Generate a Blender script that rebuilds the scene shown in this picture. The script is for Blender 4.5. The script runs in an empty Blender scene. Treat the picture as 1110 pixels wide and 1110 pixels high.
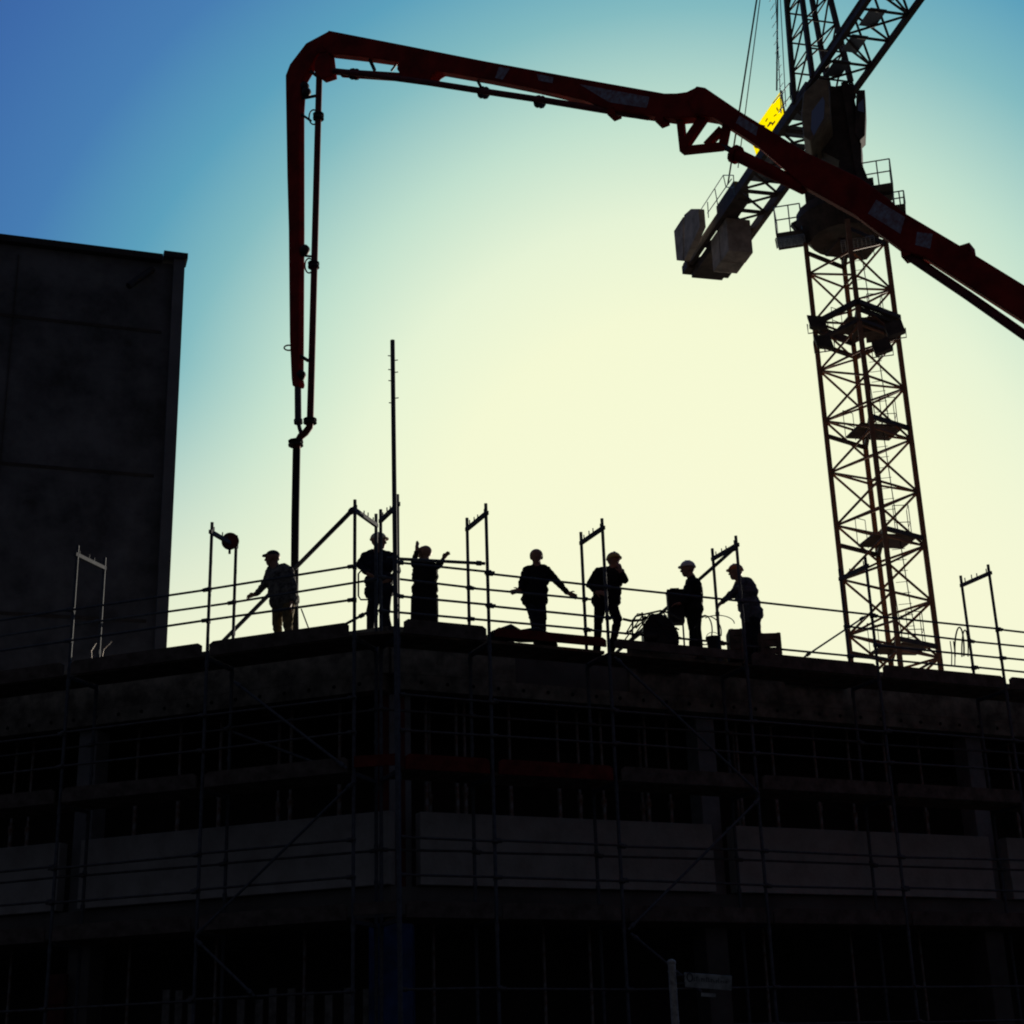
import bpy, math, random
import numpy as np
from mathutils import Vector, Matrix, noise as mnoise
random.seed(7)
scene = bpy.context.scene
col = scene.collection
R_ = math.radians

# ------------------------------------------------------------------ camera
FPX = 1700.0; PITCH = R_(20.3); ROLL = R_(1.87); CAM = Vector((0, 0, 1.6))
cF = Vector((0, math.cos(PITCH), math.sin(PITCH)))
r0 = Vector((1, 0, 0)); u0 = Vector((0, -math.sin(PITCH), math.cos(PITCH)))
cR = math.cos(ROLL)*r0 - math.sin(ROLL)*u0
cU = math.sin(ROLL)*r0 + math.cos(ROLL)*u0
cam = bpy.data.cameras.new('camera'); camo = bpy.data.objects.new('camera', cam); col.objects.link(camo)
cam.sensor_width = 36; cam.lens = FPX/1110*36; cam.clip_end = 3000; cam.clip_start = 0.1
m = Matrix.Identity(4)
for i in range(3):
    m[i][0] = cR[i]; m[i][1] = cU[i]; m[i][2] = -cF[i]; m[i][3] = CAM[i]
camo.matrix_world = m
scene.camera = camo

# measuring helpers: where a photographed point lies at a known distance, height or plane
def ray(x, y): return cF*FPX + cR*(x-555) - cU*(y-555)
def at_hd(x, y, D): d = ray(x, y); return CAM + d*(D/math.hypot(d.x, d.y))
def at_y(x, y, Y): d = ray(x, y); return CAM + d*(Y/d.y)
def at_z(x, y, z): d = ray(x, y); return CAM + d*((z-CAM.z)/d.z)
def at_plane(x, y, P, N): d = ray(x, y); return CAM + d*((P-CAM).dot(N)/d.dot(N))

# ------------------------------------------------------------------ materials
def mat(name, base, rough=0.7, metal=0.0, var=0.25, scale=3.0, second=None, bump=0.0, spec=0.5, detail=6.0, lo=0.35, hi=0.65):
    M = bpy.data.materials.new(name); M.use_nodes = True
    nt = M.node_tree; b = nt.nodes['Principled BSDF']
    tc = nt.nodes.new('ShaderNodeTexCoord'); n = nt.nodes.new('ShaderNodeTexNoise')
    n.inputs['Scale'].default_value = scale; n.inputs['Detail'].default_value = detail; n.inputs['Roughness'].default_value = 0.65
    nt.links.new(tc.outputs['Object'], n.inputs['Vector'])
    cr = nt.nodes.new('ShaderNodeValToRGB')
    sec = second if second else tuple(c*(1-var*1.6) for c in base)
    cr.color_ramp.elements[0].position = lo; cr.color_ramp.elements[1].position = hi
    cr.color_ramp.elements[0].color = (*sec, 1); cr.color_ramp.elements[1].color = (*base, 1)
    nt.links.new(n.outputs['Fac'], cr.inputs['Fac']); nt.links.new(cr.outputs['Color'], b.inputs['Base Color'])
    b.inputs['Roughness'].default_value = rough; b.inputs['Metallic'].default_value = metal
    b.inputs['Specular IOR Level'].default_value = spec
    if bump:
        n2 = nt.nodes.new('ShaderNodeTexNoise'); n2.inputs['Scale'].default_value = scale*6; n2.inputs['Detail'].default_value = 8
        nt.links.new(tc.outputs['Object'], n2.inputs['Vector'])
        bp = nt.nodes.new('ShaderNodeBump'); bp.inputs['Strength'].default_value = bump; bp.inputs['Distance'].default_value = 0.02
        nt.links.new(n2.outputs['Fac'], bp.inputs['Height']); nt.links.new(bp.outputs['Normal'], b.inputs['Normal'])
    return M
M = {}
M['concrete'] = mat('rough_concrete', (.46, .45, .46), .9, var=.2, scale=1.2, bump=.5, spec=.2)
M['stained_concrete'] = mat('rain_stained_concrete', (.45, .44, .42), .9, scale=2.6, second=(.31, .29, .265), bump=.5, spec=.2, detail=10, lo=.25, hi=.6)
M['column_concrete'] = mat('grey_column_concrete', (.29, .29, .30), .9, var=.25, scale=1.5, bump=.4, spec=.2)
M['dark_concrete'] = mat('dark_grey_concrete', (.17, .16, .15), .9, var=.3, scale=.8, bump=.4, spec=.2)  # darker concrete tone for the slabs and ground floor columns
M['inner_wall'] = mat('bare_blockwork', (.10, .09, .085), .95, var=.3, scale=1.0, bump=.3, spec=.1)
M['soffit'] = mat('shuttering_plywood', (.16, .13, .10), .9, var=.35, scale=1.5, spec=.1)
M['galv'] = mat('galvanised_steel', (.125, .138, .16), .75, metal=.2, spec=.25, var=.25, scale=14)
M['rail_tube'] = mat('dull_steel_tube', (.11, .115, .12), .55, metal=.3, var=.4, scale=8, second=(.06, .05, .045))
M['prop_steel'] = mat('weathered_steel', (.35, .36, .36), .6, metal=.4, var=.3, scale=9, second=(.2, .11, .07))
M['plank'] = mat('weathered_planks', (.24, .19, .14), .9, var=.35, scale=4, spec=.1)
M['toe'] = mat('grey_timber', (.16, .13, .11), .9, var=.35, scale=5, spec=.1)
M['red_board'] = mat('red_stained_timber', (.20, .035, .026), .85, var=.35, scale=5, spec=.1)
M['boom_red'] = mat('red_boom_paint', (.42, .036, .025), .85, var=.3, scale=2.5, second=(.20, .022, .018), spec=.08)
M['boom_panel'] = mat('faded_lettering', (.42, .44, .52), .7, var=.3, scale=14, second=(.30, .16, .17), detail=2)
M['pipe'] = mat('delivery_pipe_steel', (.24, .035, .028), .7, metal=.0, var=.4, scale=6)
M['hose'] = mat('black_rubber', (.02, .02, .022), .7, var=.2, spec=.3)
M['dark_steel'] = mat('dark_steel', (.045, .04, .04), .6, metal=.3, var=.3, scale=5)
M['crane_red'] = mat('faded_red_steel', (.40, .20, .10), .65, var=.4, scale=3, second=(.22, .10, .055))
M['crane_dark'] = mat('grimy_crane_steel', (.105, .078, .064), .7, var=.4, scale=3)
M['crane_cab'] = mat('dull_ochre_paint', (.42, .32, .19), .6, var=.3, scale=4)
M['ballast'] = mat('ballast_concrete', (.58, .51, .44), .95, var=.3, scale=2.2, bump=.5, spec=.1)
M['rail'] = mat('bluish_railing_paint', (.16, .27, .34), .5, metal=.3, var=.2)
M['grate'] = mat('zinc_grating', (.34, .40, .47), .5, metal=.4, var=.3, scale=25)
M['tarp_blue'] = mat('blue_sheeting', (.03, .085, .28), .6, var=.4, scale=3)
M['paint_red'] = mat('red_oxide', (.16, .03, .026), .8, var=.4, scale=2)
M['fence'] = mat('pale_battens', (.30, .29, .27), .9, var=.35, scale=4, spec=.1)
M['pole'] = mat('scuffed_white_pole', (.52, .49, .42), .8, var=.5, scale=22, second=(.22, .2, .17))
M['plate'] = mat('dirty_sign_plate', (.42, .43, .40), .6, var=.4, scale=9)
M['ink'] = mat('sign_ink', (.03, .035, .05), .7, var=.1)
M['ground'] = mat('asphalt', (.05, .05, .05), .9, var=.3, scale=.8, bump=.4, spec=.2)
M['pave'] = mat('pavement_slabs', (.17, .16, .15), .9, var=.25, scale=1.5, spec=.2)
M['render'] = mat('dark_render', (.17, .178, .195), .9, var=.4, scale=.55, bump=.5, spec=.15, detail=9)
M['render_trim'] = mat('corner_trim', (.17, .18, .20), .8, var=.2, scale=.6, spec=.2)
M['skin'] = mat('skin', (.36, .19, .13), .6, var=.12)
M['navy'] = mat('navy_workwear', (.022, .026, .045), .9, var=.35, scale=9, spec=.15, bump=.4)
M['black'] = mat('black_workwear', (.016, .016, .018), .9, var=.3, scale=9, spec=.15, bump=.4)
M['camo'] = mat('mottled_shirt', (.22, .21, .19), .9, var=.5, scale=11, second=(.045, .045, .05), spec=.1, detail=2)
M['khaki'] = mat('dusty_khaki_trousers', (.26, .20, .10), .9, var=.45, scale=8, second=(.13, .10, .055), spec=.1)
M['greyshirt'] = mat('grey_blue_shirt', (.13, .15, .19), .9, var=.4, scale=9, spec=.1)
M['boots'] = mat('work_boots', (.03, .022, .016), .8, var=.3)
M['hair'] = mat('dark_hair', (.015, .012, .01), .8, var=.2)
M['helmet_white'] = mat('white_helmet', (.72, .72, .70), .4, var=.1)
M['helmet_yellow'] = mat('yellow_helmet', (.62, .42, .12), .4, var=.15)
M['helmet_orange'] = mat('orange_helmet', (.62, .20, .05), .4, var=.15)
M['helmet_cream'] = mat('cream_helmet', (.80, .70, .48), .4, var=.1)
M['cap'] = mat('navy_cap', (.02, .025, .05), .9, var=.2)
M['glove'] = mat('dark_glove', (.06, .05, .045), .9, var=.3)
# glass
g = bpy.data.materials.new('cab_glass'); g.use_nodes = True
gb = g.node_tree.nodes['Principled BSDF']; gb.inputs['Base Color'].default_value = (.26, .34, .55, 1); gb.inputs['Roughness'].default_value = .15
gb.inputs['Transmission Weight'].default_value = .0; M['glass'] = g
# yellow sheet on the crane: translucent, lit through by the sun behind it
y = bpy.data.materials.new('translucent_yellow_sheet'); y.use_nodes = True
nt = y.node_tree; nt.nodes.clear()
o_ = nt.nodes.new('ShaderNodeOutputMaterial'); tr = nt.nodes.new('ShaderNodeBsdfTranslucent'); df = nt.nodes.new('ShaderNodeBsdfDiffuse'); mx = nt.nodes.new('ShaderNodeMixShader')
tr.inputs['Color'].default_value = (1.0, .93, .003, 1); df.inputs['Color'].default_value = (.85, .52, .01, 1); mx.inputs[0].default_value = .02
nt.links.new(tr.outputs[0], mx.inputs[1]); nt.links.new(df.outputs[0], mx.inputs[2]); nt.links.new(mx.outputs[0], o_.inputs[0]); M['yellow'] = y
M['yellow_edge'] = mat('orange_frame', (.55, .16, .02), .6, var=.3)

# ------------------------------------------------------------------ mesh builder
class MB:
    def __init__(s): s.v = []; s.f = []; s.sm = []
    def add(s, vs, fs, smooth=False):
        n = len(s.v); s.v += [tuple(q) for q in vs]; s.f += [tuple(i+n for i in f) for f in fs]; s.sm += [smooth]*len(fs); return s
    def box(s, c, sx, sy, sz, X=(1, 0, 0), Y=None, Z=(0, 0, 1)):
        X = Vector(X).normalized(); Z = Vector(Z).normalized(); Y = Vector(Y).normalized() if Y is not None else Z.cross(X)
        c = Vector(c); vs = []
        for k in (-1, 1):
            for j in (-1, 1):
                for i in (-1, 1): vs.append(c + X*(i*sx/2) + Y*(j*sy/2) + Z*(k*sz/2))
        return s.add(vs, [(0, 2, 3, 1), (4, 5, 7, 6), (0, 1, 5, 4), (2, 6, 7, 3), (0, 4, 6, 2), (1, 3, 7, 5)])
    def beam(s, a, b, w, h, up=(0, 0, 1)):
        a = Vector(a); b = Vector(b); X = (b-a); L = X.length; X.normalize(); Y = Vector(up).cross(X)
        if Y.length < 1e-4: Y = Vector((1, 0, 0)).cross(X)
        Y.normalize(); Z = X.cross(Y)
        return s.box((a+b)/2, L, w, h, X, Y, Z)
    def tube(s, a, b, r, n=8, r2=None):
        a = Vector(a); b = Vector(b); X = (b-a).normalized(); r2 = r if r2 is None else r2
        u = X.cross(Vector((0, 0, 1)))
        if u.length < 1e-3: u = X.cross(Vector((1, 0, 0)))
        u.normalize(); w = X.cross(u); vs = []
        for P, q in ((a, r), (b, r2)):
            for i in range(n):
                t = 2*math.pi*i/n; vs.append(P + u*math.cos(t)*q + w*math.sin(t)*q)
        s.add(vs, [(i, (i+1) % n, n+(i+1) % n, n+i) for i in range(n)], True)
        s.add(vs[:n], [tuple(range(n-1, -1, -1))]); s.add(vs[n:], [tuple(range(n))]); return s
    def path(s, pts, r, n=7):
        pts = [Vector(q) for q in pts]; rings = []; prev = None
        for i, P in enumerate(pts):
            X = (pts[min(i+1, len(pts)-1)] - pts[max(i-1, 0)]).normalized()
            if prev is None:
                u = X.cross(Vector((0, 0, 1)))
                if u.length < 1e-3: u = X.cross(Vector((1, 0, 0)))
            else: u = prev - X*prev.dot(X)
            u.normalize(); prev = u; w = X.cross(u)
            rr = r[i] if isinstance(r, (list, tuple)) else r
            rings.append([P + u*math.cos(2*math.pi*k/n)*rr + w*math.sin(2*math.pi*k/n)*rr for k in range(n)])
        vs = [q for rg in rings for q in rg]
        s.add(vs, [(i*n+k, i*n+(k+1) % n, (i+1)*n+(k+1) % n, (i+1)*n+k) for i in range(len(rings)-1) for k in range(n)], True)
        s.add(rings[0], [tuple(range(n-1, -1, -1))]); s.add(rings[-1], [tuple(range(n))]); return s
    def prism(s, poly, off):
        n = len(poly); off = Vector(off); a = [Vector(q)-off/2 for q in poly]; b = [Vector(q)+off/2 for q in poly]
        return s.add(a+b, [tuple(range(n-1, -1, -1)), tuple(range(n, 2*n))] + [(i, (i+1) % n, n+(i+1) % n, n+i) for i in range(n)])
    def ball(s, c, rx, ry=None, rz=None, nu=14, nv=10, rot=None, zmin=-1.0):
        ry = ry or rx; rz = rz or rx; c = Vector(c); vs = []; t0 = math.asin(max(-1, zmin))
        for j in range(nv+1):
            ph = t0 + (math.pi/2-t0)*j/nv
            for i in range(nu):
                th = 2*math.pi*i/nu
                q = Vector((rx*math.cos(ph)*math.cos(th), ry*math.cos(ph)*math.sin(th), rz*math.sin(ph)))
                vs.append(c + (rot @ q if rot else q))
        s.add(vs, [(j*nu+i, j*nu+(i+1) % nu, (j+1)*nu+(i+1) % nu, (j+1)*nu+i) for j in range(nv) for i in range(nu)], True)
        s.add(vs[:nu], [tuple(range(nu-1, -1, -1))]); return s
    def build(s, name, material, parent=None, origin=None, bevel=0):
        me = bpy.data.meshes.new(name); o = Vector(origin) if origin is not None else Vector((0, 0, 0))
        if parent is not None: o = parent['_o'] if '_o' in parent.keys() else parent.matrix_basis.translation
        o = Vector(o); me.from_pydata([tuple(Vector(q)-o) for q in s.v], [], s.f); me.materials.append(material); me.update()
        for p, k in zip(me.polygons, s.sm): p.use_smooth = k
        import bmesh
        bm = bmesh.new(); bm.from_mesh(me); bmesh.ops.remove_doubles(bm, verts=bm.verts, dist=1e-5)
        bmesh.ops.recalc_face_normals(bm, faces=bm.faces); bm.to_mesh(me); bm.free()
        ob = bpy.data.objects.new(name, me); col.objects.link(ob)
        if parent is not None:
            ob.parent = parent
            if parent.type == 'MESH' or parent.parent: ORG[ob.name] = o
        else: ob.location = o
        ORG[ob.name] = o
        if bevel:
            bv = ob.modifiers.new('bevel', 'BEVEL'); bv.width = bevel; bv.segments = 2; bv.limit_method = 'ANGLE'
        return ob
ORG = {}
_b = MB.build
def build(s, name, material, parent=None, origin=None, bevel=0):
    # children keep their thing's origin: local coordinates relative to the root empty
    me = bpy.data.meshes.new(name)
    o = ORG[parent.name] if parent is not None else Vector(origin if origin is not None else (0, 0, 0))
    me.from_pydata([tuple(Vector(q)-o) for q in s.v], [], s.f); me.materials.append(material); me.update()
    for p, k in zip(me.polygons, s.sm): p.use_smooth = k
    import bmesh
    bm = bmesh.new(); bm.from_mesh(me); bmesh.ops.recalc_face_normals(bm, faces=bm.faces); bm.to_mesh(me); bm.free()
    ob = bpy.data.objects.new(name, me); col.objects.link(ob)
    if parent is not None: ob.parent = parent
    else: ob.location = o
    ORG[ob.name] = Vector(o)
    if bevel:
        bv = ob.modifiers.new('bevel', 'BEVEL'); bv.width = bevel; bv.segments = 2; bv.limit_method = 'ANGLE'
    return ob
MB.build = build
def tag(o, label, cat, group=None, kind=None):
    if label: o['label'] = label
    if cat: o['category'] = cat
    if group: o['group'] = group
    if kind: o['kind'] = kind
    return o
def thing(name, loc, label, cat, group=None):
    o = bpy.data.objects.new(name, None); o.empty_display_size = .3; col.objects.link(o); o.location = loc
    ORG[o.name] = Vector(loc); return tag(o, label, cat, group)
def struct(o): o['kind'] = 'structure'; return o

# ------------------------------------------------------------------ sky and sun
SUN_AZ = R_(28); SUN_EL = R_(7)
sunv = Vector((math.sin(SUN_AZ)*math.cos(SUN_EL), math.cos(SUN_AZ)*math.cos(SUN_EL), math.sin(SUN_EL)))
w = bpy.data.worlds.new('World'); scene.world = w; w.use_nodes = True
nt = w.node_tree; nt.nodes.clear()
N = nt.nodes.new; Lk = nt.links.new
out = N('ShaderNodeOutputWorld'); bg = N('ShaderNodeBackground'); bg.inputs['Strength'].default_value = .1
sky = N('ShaderNodeTexSky'); sky.sky_type = 'NISHITA'; sky.sun_disc = False; sky.sun_elevation = SUN_EL; sky.sun_rotation = SUN_AZ
sky.air_density = 1.0; sky.dust_density = 1.0; sky.ozone_density = 2.0
tc = N('ShaderNodeTexCoord')
mp = N('ShaderNodeMapping'); mp.vector_type = 'POINT'; mp.inputs['Scale'].default_value = (1.0, 1, 1)
Lk(tc.outputs['Generated'], mp.inputs['Vector'])
nm = N('ShaderNodeVectorMath'); nm.operation = 'NORMALIZE'; Lk(mp.outputs[0], nm.inputs[0])
GLOW_AZ = R_(6.5); GLOW_EL = R_(18.0)
dt = N('ShaderNodeVectorMath'); dt.operation = 'DOT_PRODUCT'
gv = Vector((math.sin(GLOW_AZ)*math.cos(GLOW_EL)*1.0, math.cos(GLOW_AZ)*math.cos(GLOW_EL), math.sin(GLOW_EL))).normalized()
dt.inputs[1].default_value = gv; Lk(nm.outputs[0], dt.inputs[0])
ac = N('ShaderNodeMath'); ac.operation = 'ARCCOSINE'; Lk(dt.outputs['Value'], ac.inputs[0])
dv = N('ShaderNodeMath'); dv.operation = 'DIVIDE'; dv.inputs[1].default_value = math.pi; Lk(ac.outputs[0], dv.inputs[0])
rp = N('ShaderNodeValToRGB'); Lk(dv.outputs[0], rp.inputs[0])
stops = [(0, (.945, .955, .67)), (9, (.91, .945, .66)), (12.5, (.80, .90, .67)), (16, (.54, .75, .62)), (19.8, (.22, .49, .53)), (22.5, (.105, .35, .50)),
         (26, (.062, .205, .45)), (30, (.047, .145, .40)), (36, (.03, .09, .27)), (55, (.025, .05, .14)), (90, (.028, .032, .050)), (180, (.028, .029, .034))]
els = rp.color_ramp.elements
while len(els) < len(stops): els.new(.5)
for e, (a, c) in zip(els, stops): e.position = a/180; e.color = (*c, 1)
rp.color_ramp.interpolation = 'EASE' if False else 'LINEAR'
# pale haze band along the horizon on the sunward side
sx = N('ShaderNodeSeparateXYZ'); Lk(tc.outputs['Generated'], sx.inputs[0])
m1 = N('ShaderNodeMapRange'); m1.interpolation_type = 'SMOOTHSTEP'; Lk(sx.outputs['Z'], m1.inputs['Value'])
m1.inputs['From Min'].default_value = math.sin(R_(26)); m1.inputs['From Max'].default_value = math.sin(R_(14)); m1.inputs['To Min'].default_value = 0; m1.inputs['To Max'].default_value = .92
m2 = N('ShaderNodeMapRange'); m2.interpolation_type = 'SMOOTHSTEP'; Lk(ac.outputs[0], m2.inputs['Value'])
m2.inputs['From Min'].default_value = R_(20); m2.inputs['From Max'].default_value = R_(42); m2.inputs['To Min'].default_value = 1; m2.inputs['To Max'].default_value = 0
mm = N('ShaderNodeMath'); mm.operation = 'MULTIPLY'; Lk(m1.outputs[0], mm.inputs[0]); Lk(m2.outputs[0], mm.inputs[1])
mxs = N('ShaderNodeMix'); mxs.data_type = 'RGBA'; Lk(mm.outputs[0], mxs.inputs['Factor']); Lk(rp.outputs['Color'], mxs.inputs['A']); mxs.inputs['B'].default_value = (.93, .935, .67, 1)
sc = N('ShaderNodeVectorMath'); sc.operation = 'SCALE'; sc.inputs['Scale'].default_value = 10.0; Lk(mxs.outputs['Result'], sc.inputs[0])
sc2 = N('ShaderNodeVectorMath'); sc2.operation = 'SCALE'; sc2.inputs['Scale'].default_value = .006; Lk(sky.outputs['Color'], sc2.inputs[0])
ad = N('ShaderNodeVectorMath'); ad.operation = 'ADD'; Lk(sc.outputs[0], ad.inputs[0]); Lk(sc2.outputs[0], ad.inputs[1])
Lk(ad.outputs[0], bg.inputs['Color']); Lk(bg.outputs[0], out.inputs[0])
sl = bpy.data.lights.new('sun', 'SUN'); sl.energy = 5.0; sl.angle = R_(.5); sl.color = (1, .90, .74)
so = bpy.data.objects.new('sun', sl); col.objects.link(so); so.rotation_euler = (-sunv).to_track_quat('-Z', 'Y').to_euler(); so.location = (0, 0, 60)
vs_ = scene.view_settings; vs_.view_transform = 'Standard'; vs_.look = 'None'; vs_.exposure = 0; vs_.gamma = 1

# ------------------------------------------------------------------ ground
b = MB(); b.add([(-900, -900, 0), (900, -900, 0), (900, 1500, 0), (-900, 1500, 0)], [(0, 1, 2, 3)]); struct(b.build('ground', M['ground']))

# ------------------------------------------------------------------ facade frame of reference
ZD = 8.085      # top of the concrete deck
DK = 7.85                                   # top working deck
A_L = Vector((-2.32, 21.70, 0)); dL = Vector((-.940, .342, 0)); nL = Vector((.342, .940, 0))
A_R = Vector((-1.68, 21.60, 0)); dR = Vector((.906, .423, 0)).normalized(); nR = Vector((-.423, .906, 0)).normalized()
def PL(s, off=0, z=0): return A_L + dL*s + nL*off + Vector((0, 0, z))
def PR(t, off=0, z=0): return A_R + dR*t + nR*off + Vector((0, 0, z))
def isect(a, da, b_, db):
    den = da.x*db.y-da.y*db.x; t = ((b_.x-a.x)*db.y-(b_.y-a.y)*db.x)/den; return a+da*t
def corner(off): return isect(PL(0, off), dL, PR(0, off), dR)
def foot(offL, z, back=0):
    """plan outline of the building whose two street faces lie offL behind the scaffold"""
    K = corner(offL); Le = PL(15.5, offL); Re = PR(23, offL)
    return [(q.x, q.y, z) for q in (Le, K, Re)]
pv = MB(); P0 = foot(-2.2, 0.06)
K2 = [Vector(q) for q in P0]
pv.prism([K2[0]+dL*20, K2[1], K2[2]+dR*20, Vector((40, 60, .06)), Vector((-40, 60, .06))], (0, 0, .12)); struct(pv.build('pavement', M['pave']))

SL = 1.02        # slab face behind the outer scaffold face
bld = thing('concrete_building_frame', corner(SL), 'unfinished dark concrete building with an open upper storey, wrapped in scaffolding', 'building')
REAR = [Vector((16.9, 36.5, 0)), Vector((-15.0, 32.3, 0))]
def slab(off, z0, z1, name, m_, rear=REAR):
    pts = [Vector(q) for q in foot(off, 0)] + rear
    MB().prism([q+Vector((0, 0, (z0+z1)/2)) for q in pts], (0, 0, z1-z0)).build(name, m_, bld)
ZB0, ZB1 = 4.42, 5.46     # parapet band
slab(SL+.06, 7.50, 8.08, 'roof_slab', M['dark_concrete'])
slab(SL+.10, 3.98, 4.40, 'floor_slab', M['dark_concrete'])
# down-stand edge beams carrying shutter holes
def edge_beam(P, L0, L1, off, z0, z1, th, name, m_):
    a = P(L0, off+th/2, (z0+z1)/2); c = P(L1, off+th/2, (z0+z1)/2)
    return MB().beam(a, c, th, z1-z0).build(name, m_, bld)
KL = (corner(SL)-PL(0, SL)).dot(dL); KR = (corner(SL)-PR(0, SL)).dot(dR)
M['shutter'] = mat('lime_stained_shutter', (.30, .27, .22), .9, var=.5, scale=3.5, second=(.10, .09, .075), spec=.1)
for P, K, end, nn in ((PL, KL, 15.4, nL), (PR, KR, 22.9, nR)):
    eb = edge_beam(P, K+.12, end, SL, 7.26, 7.498, .30, 'edge_beam', M['shutter'])
    q = K+.5
    while q < (8 if P is PL else 12):
        MB().tube(P(q, SL+.004, 7.38), P(q, SL-.008, 7.38), .030, 8).build('tie_hole', M['black'], eb); q += .42
# parapet panels between recessed columns
def tpx(P, A, d, n, x, y, off):        # distance along a face of a photographed point
    q = at_plane(x, y, P(0, off), n); return (q-P(0, off)).dot(d), q.z
colsL = [tpx(PL, A_L, dL, nL, 84, 930, SL+.2)[0], tpx(PL, A_L, dL, nL, -330, 960, SL+.2)[0]]
colsR = [tpx(PR, A_R, dR, nR, 437, 920, SL+.2)[0], tpx(PR, A_R, dR, nR, 778, 930, SL+.2)[0], tpx(PR, A_R, dR, nR, 1078, 950, SL+.2)[0], tpx(PR, A_R, dR, nR, 1078, 950, SL+.2)[0]+4.6]
colsR[0] = max(colsR[0], KR+.15)
cw = .19
def panels(P, K, cs, end):
    edges = [K+.02] + [v for c in cs for v in (c-cw, c+cw)] + [end]
    for i in range(0, len(edges)-1, 2):
        if edges[i+1]-edges[i] > .15:
            MB().beam(P(edges[i], SL+.10, (ZB0+ZB1)/2), P(edges[i+1], SL+.10, (ZB0+ZB1)/2), .2, ZB1-ZB0).build('parapet_panel', M['stained_concrete'], bld, bevel=.012)
panels(PL, KL, colsL, 15.4); panels(PR, KR, colsR, 22.9)
for P, cs in ((PL, colsL), (PR, colsR)):
    for c in cs:
        MB().beam(P(c, SL+.46, 4.41), P(c, SL+.46, 7.25), 2*cw-.04, .36, up=(P(1)-P(0)).cross(Vector((0, 0, 1)))).build('column', M['column_concrete'], bld, bevel=.015)
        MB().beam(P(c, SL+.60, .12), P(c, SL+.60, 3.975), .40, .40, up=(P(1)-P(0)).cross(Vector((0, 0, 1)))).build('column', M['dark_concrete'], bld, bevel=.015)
# inner walls and soffit boards
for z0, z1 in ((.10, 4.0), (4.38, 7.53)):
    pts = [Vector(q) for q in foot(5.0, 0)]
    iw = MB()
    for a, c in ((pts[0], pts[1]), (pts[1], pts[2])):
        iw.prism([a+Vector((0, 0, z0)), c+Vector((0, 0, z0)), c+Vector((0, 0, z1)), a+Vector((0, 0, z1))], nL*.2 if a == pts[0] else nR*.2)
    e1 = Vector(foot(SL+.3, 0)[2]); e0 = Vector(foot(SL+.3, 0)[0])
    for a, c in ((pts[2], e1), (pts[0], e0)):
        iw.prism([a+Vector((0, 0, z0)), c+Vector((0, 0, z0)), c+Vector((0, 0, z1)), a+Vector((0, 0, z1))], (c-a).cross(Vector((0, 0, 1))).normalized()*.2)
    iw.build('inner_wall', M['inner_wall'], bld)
ZSH = DK+.37
for P, K, end, gaps in ((PL, KL, 15.4, ()), (PR, KR, 22.9, ((2.30, 4.30),))):
    ed = [K+.03] + [v for g_ in gaps for v in g_] + [end]
    for i in range(0, len(ed), 2):
        MB().beam(P(ed[i], SL+.02, (7.5+ZSH)/2), P(ed[i+1], SL+.02, (7.5+ZSH)/2), .04, ZSH-7.505).build('edge_shutter', M['shutter'], bld)
# soffit joists of the shuttering under the roof slab
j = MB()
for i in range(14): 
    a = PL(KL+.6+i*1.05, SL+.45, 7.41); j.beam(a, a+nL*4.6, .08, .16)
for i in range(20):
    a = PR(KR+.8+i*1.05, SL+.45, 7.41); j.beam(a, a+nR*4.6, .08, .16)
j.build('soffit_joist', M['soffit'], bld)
# blue sheeting round the ground floor corner
cc = corner(SL+.35)
MB().beam(cc+Vector((0, 0, .12)), cc+Vector((0, 0, 3.9)), .62, .5, up=(0, 1, 0)).build('corner_pier', M['tarp_blue'], bld, bevel=.03)
cc2 = corner(SL+.5)
MB().beam(cc2+Vector((0, 0, 4.41)), cc2+Vector((0, 0, 7.25)), .42, .42, up=(0, 1, 0)).build('corner_column', M['paint_red'], bld, bevel=.02)

# ------------------------------------------------------------------ scaffold
LV = [0.12, 1.92, 3.90, 5.90, DK]            # lift heights
RT = .026
def frame(P, n_in, t, topz, label, top_in=None, lean=0, extra=True):
    root = thing('scaffold_portal', P(t, 0, 0.12), label, 'scaffold frame', 'scaffold frames along the building faces')
    dd = (P(1)-P(0)).normalized()
    top_in = top_in or topz+.02
    for off, tz in ((0, topz), (.73, top_in)):
        s = MB(); s.tube(P(t, off, .14), P(t+lean, off, tz), RT, 9)
        for z in LV[1:]:
            s.tube(P(t, off, z-.22), P(t, off, z-.10), RT+.007, 9)      # spigot collars
            s.box(P(t, off, z+.5)-n_in*.0, .05, .05, .07, dd); s.box(P(t, off, z+1.0), .05, .05, .07, dd)
        st = s.build('standard', M['galv'], root)
        MB().box(P(t, off, .13), .15, .15, .02, dd).build('base_plate', M['prop_steel'], root)
    for z in LV[1:4]+[DK]:
        if z == DK: zt = z-.08
        MB().beam(P(t, .03, z-.08), P(t, .70, z-.08), .045, .05).build('transom', M['galv'], root)
    zt = topz
    tb = MB(); a = P(t+lean, -.05, topz-.16); c = P(t+lean, .76, zt-.16); tb.beam(a, c, .05, .06)
    for k in (.14, .45, .62, .84):
        q = a.lerp(c, k); tb.tube(q, q+Vector((0, 0, .09+.03*random.random())), .010, 6)
    tb.build('head_transom', M['galv'], root)
    return root
def top_of(x, y, P, n): return at_plane(x, y, P(0, 0), n).z
LB = [0, 2.42, 4.85, 7.3, 9.75, 12.2]
RB = [0, 1.42, 3.40, 5.85, 8.40, 11.05, 13.5, 15.7]
fl = {}
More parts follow.
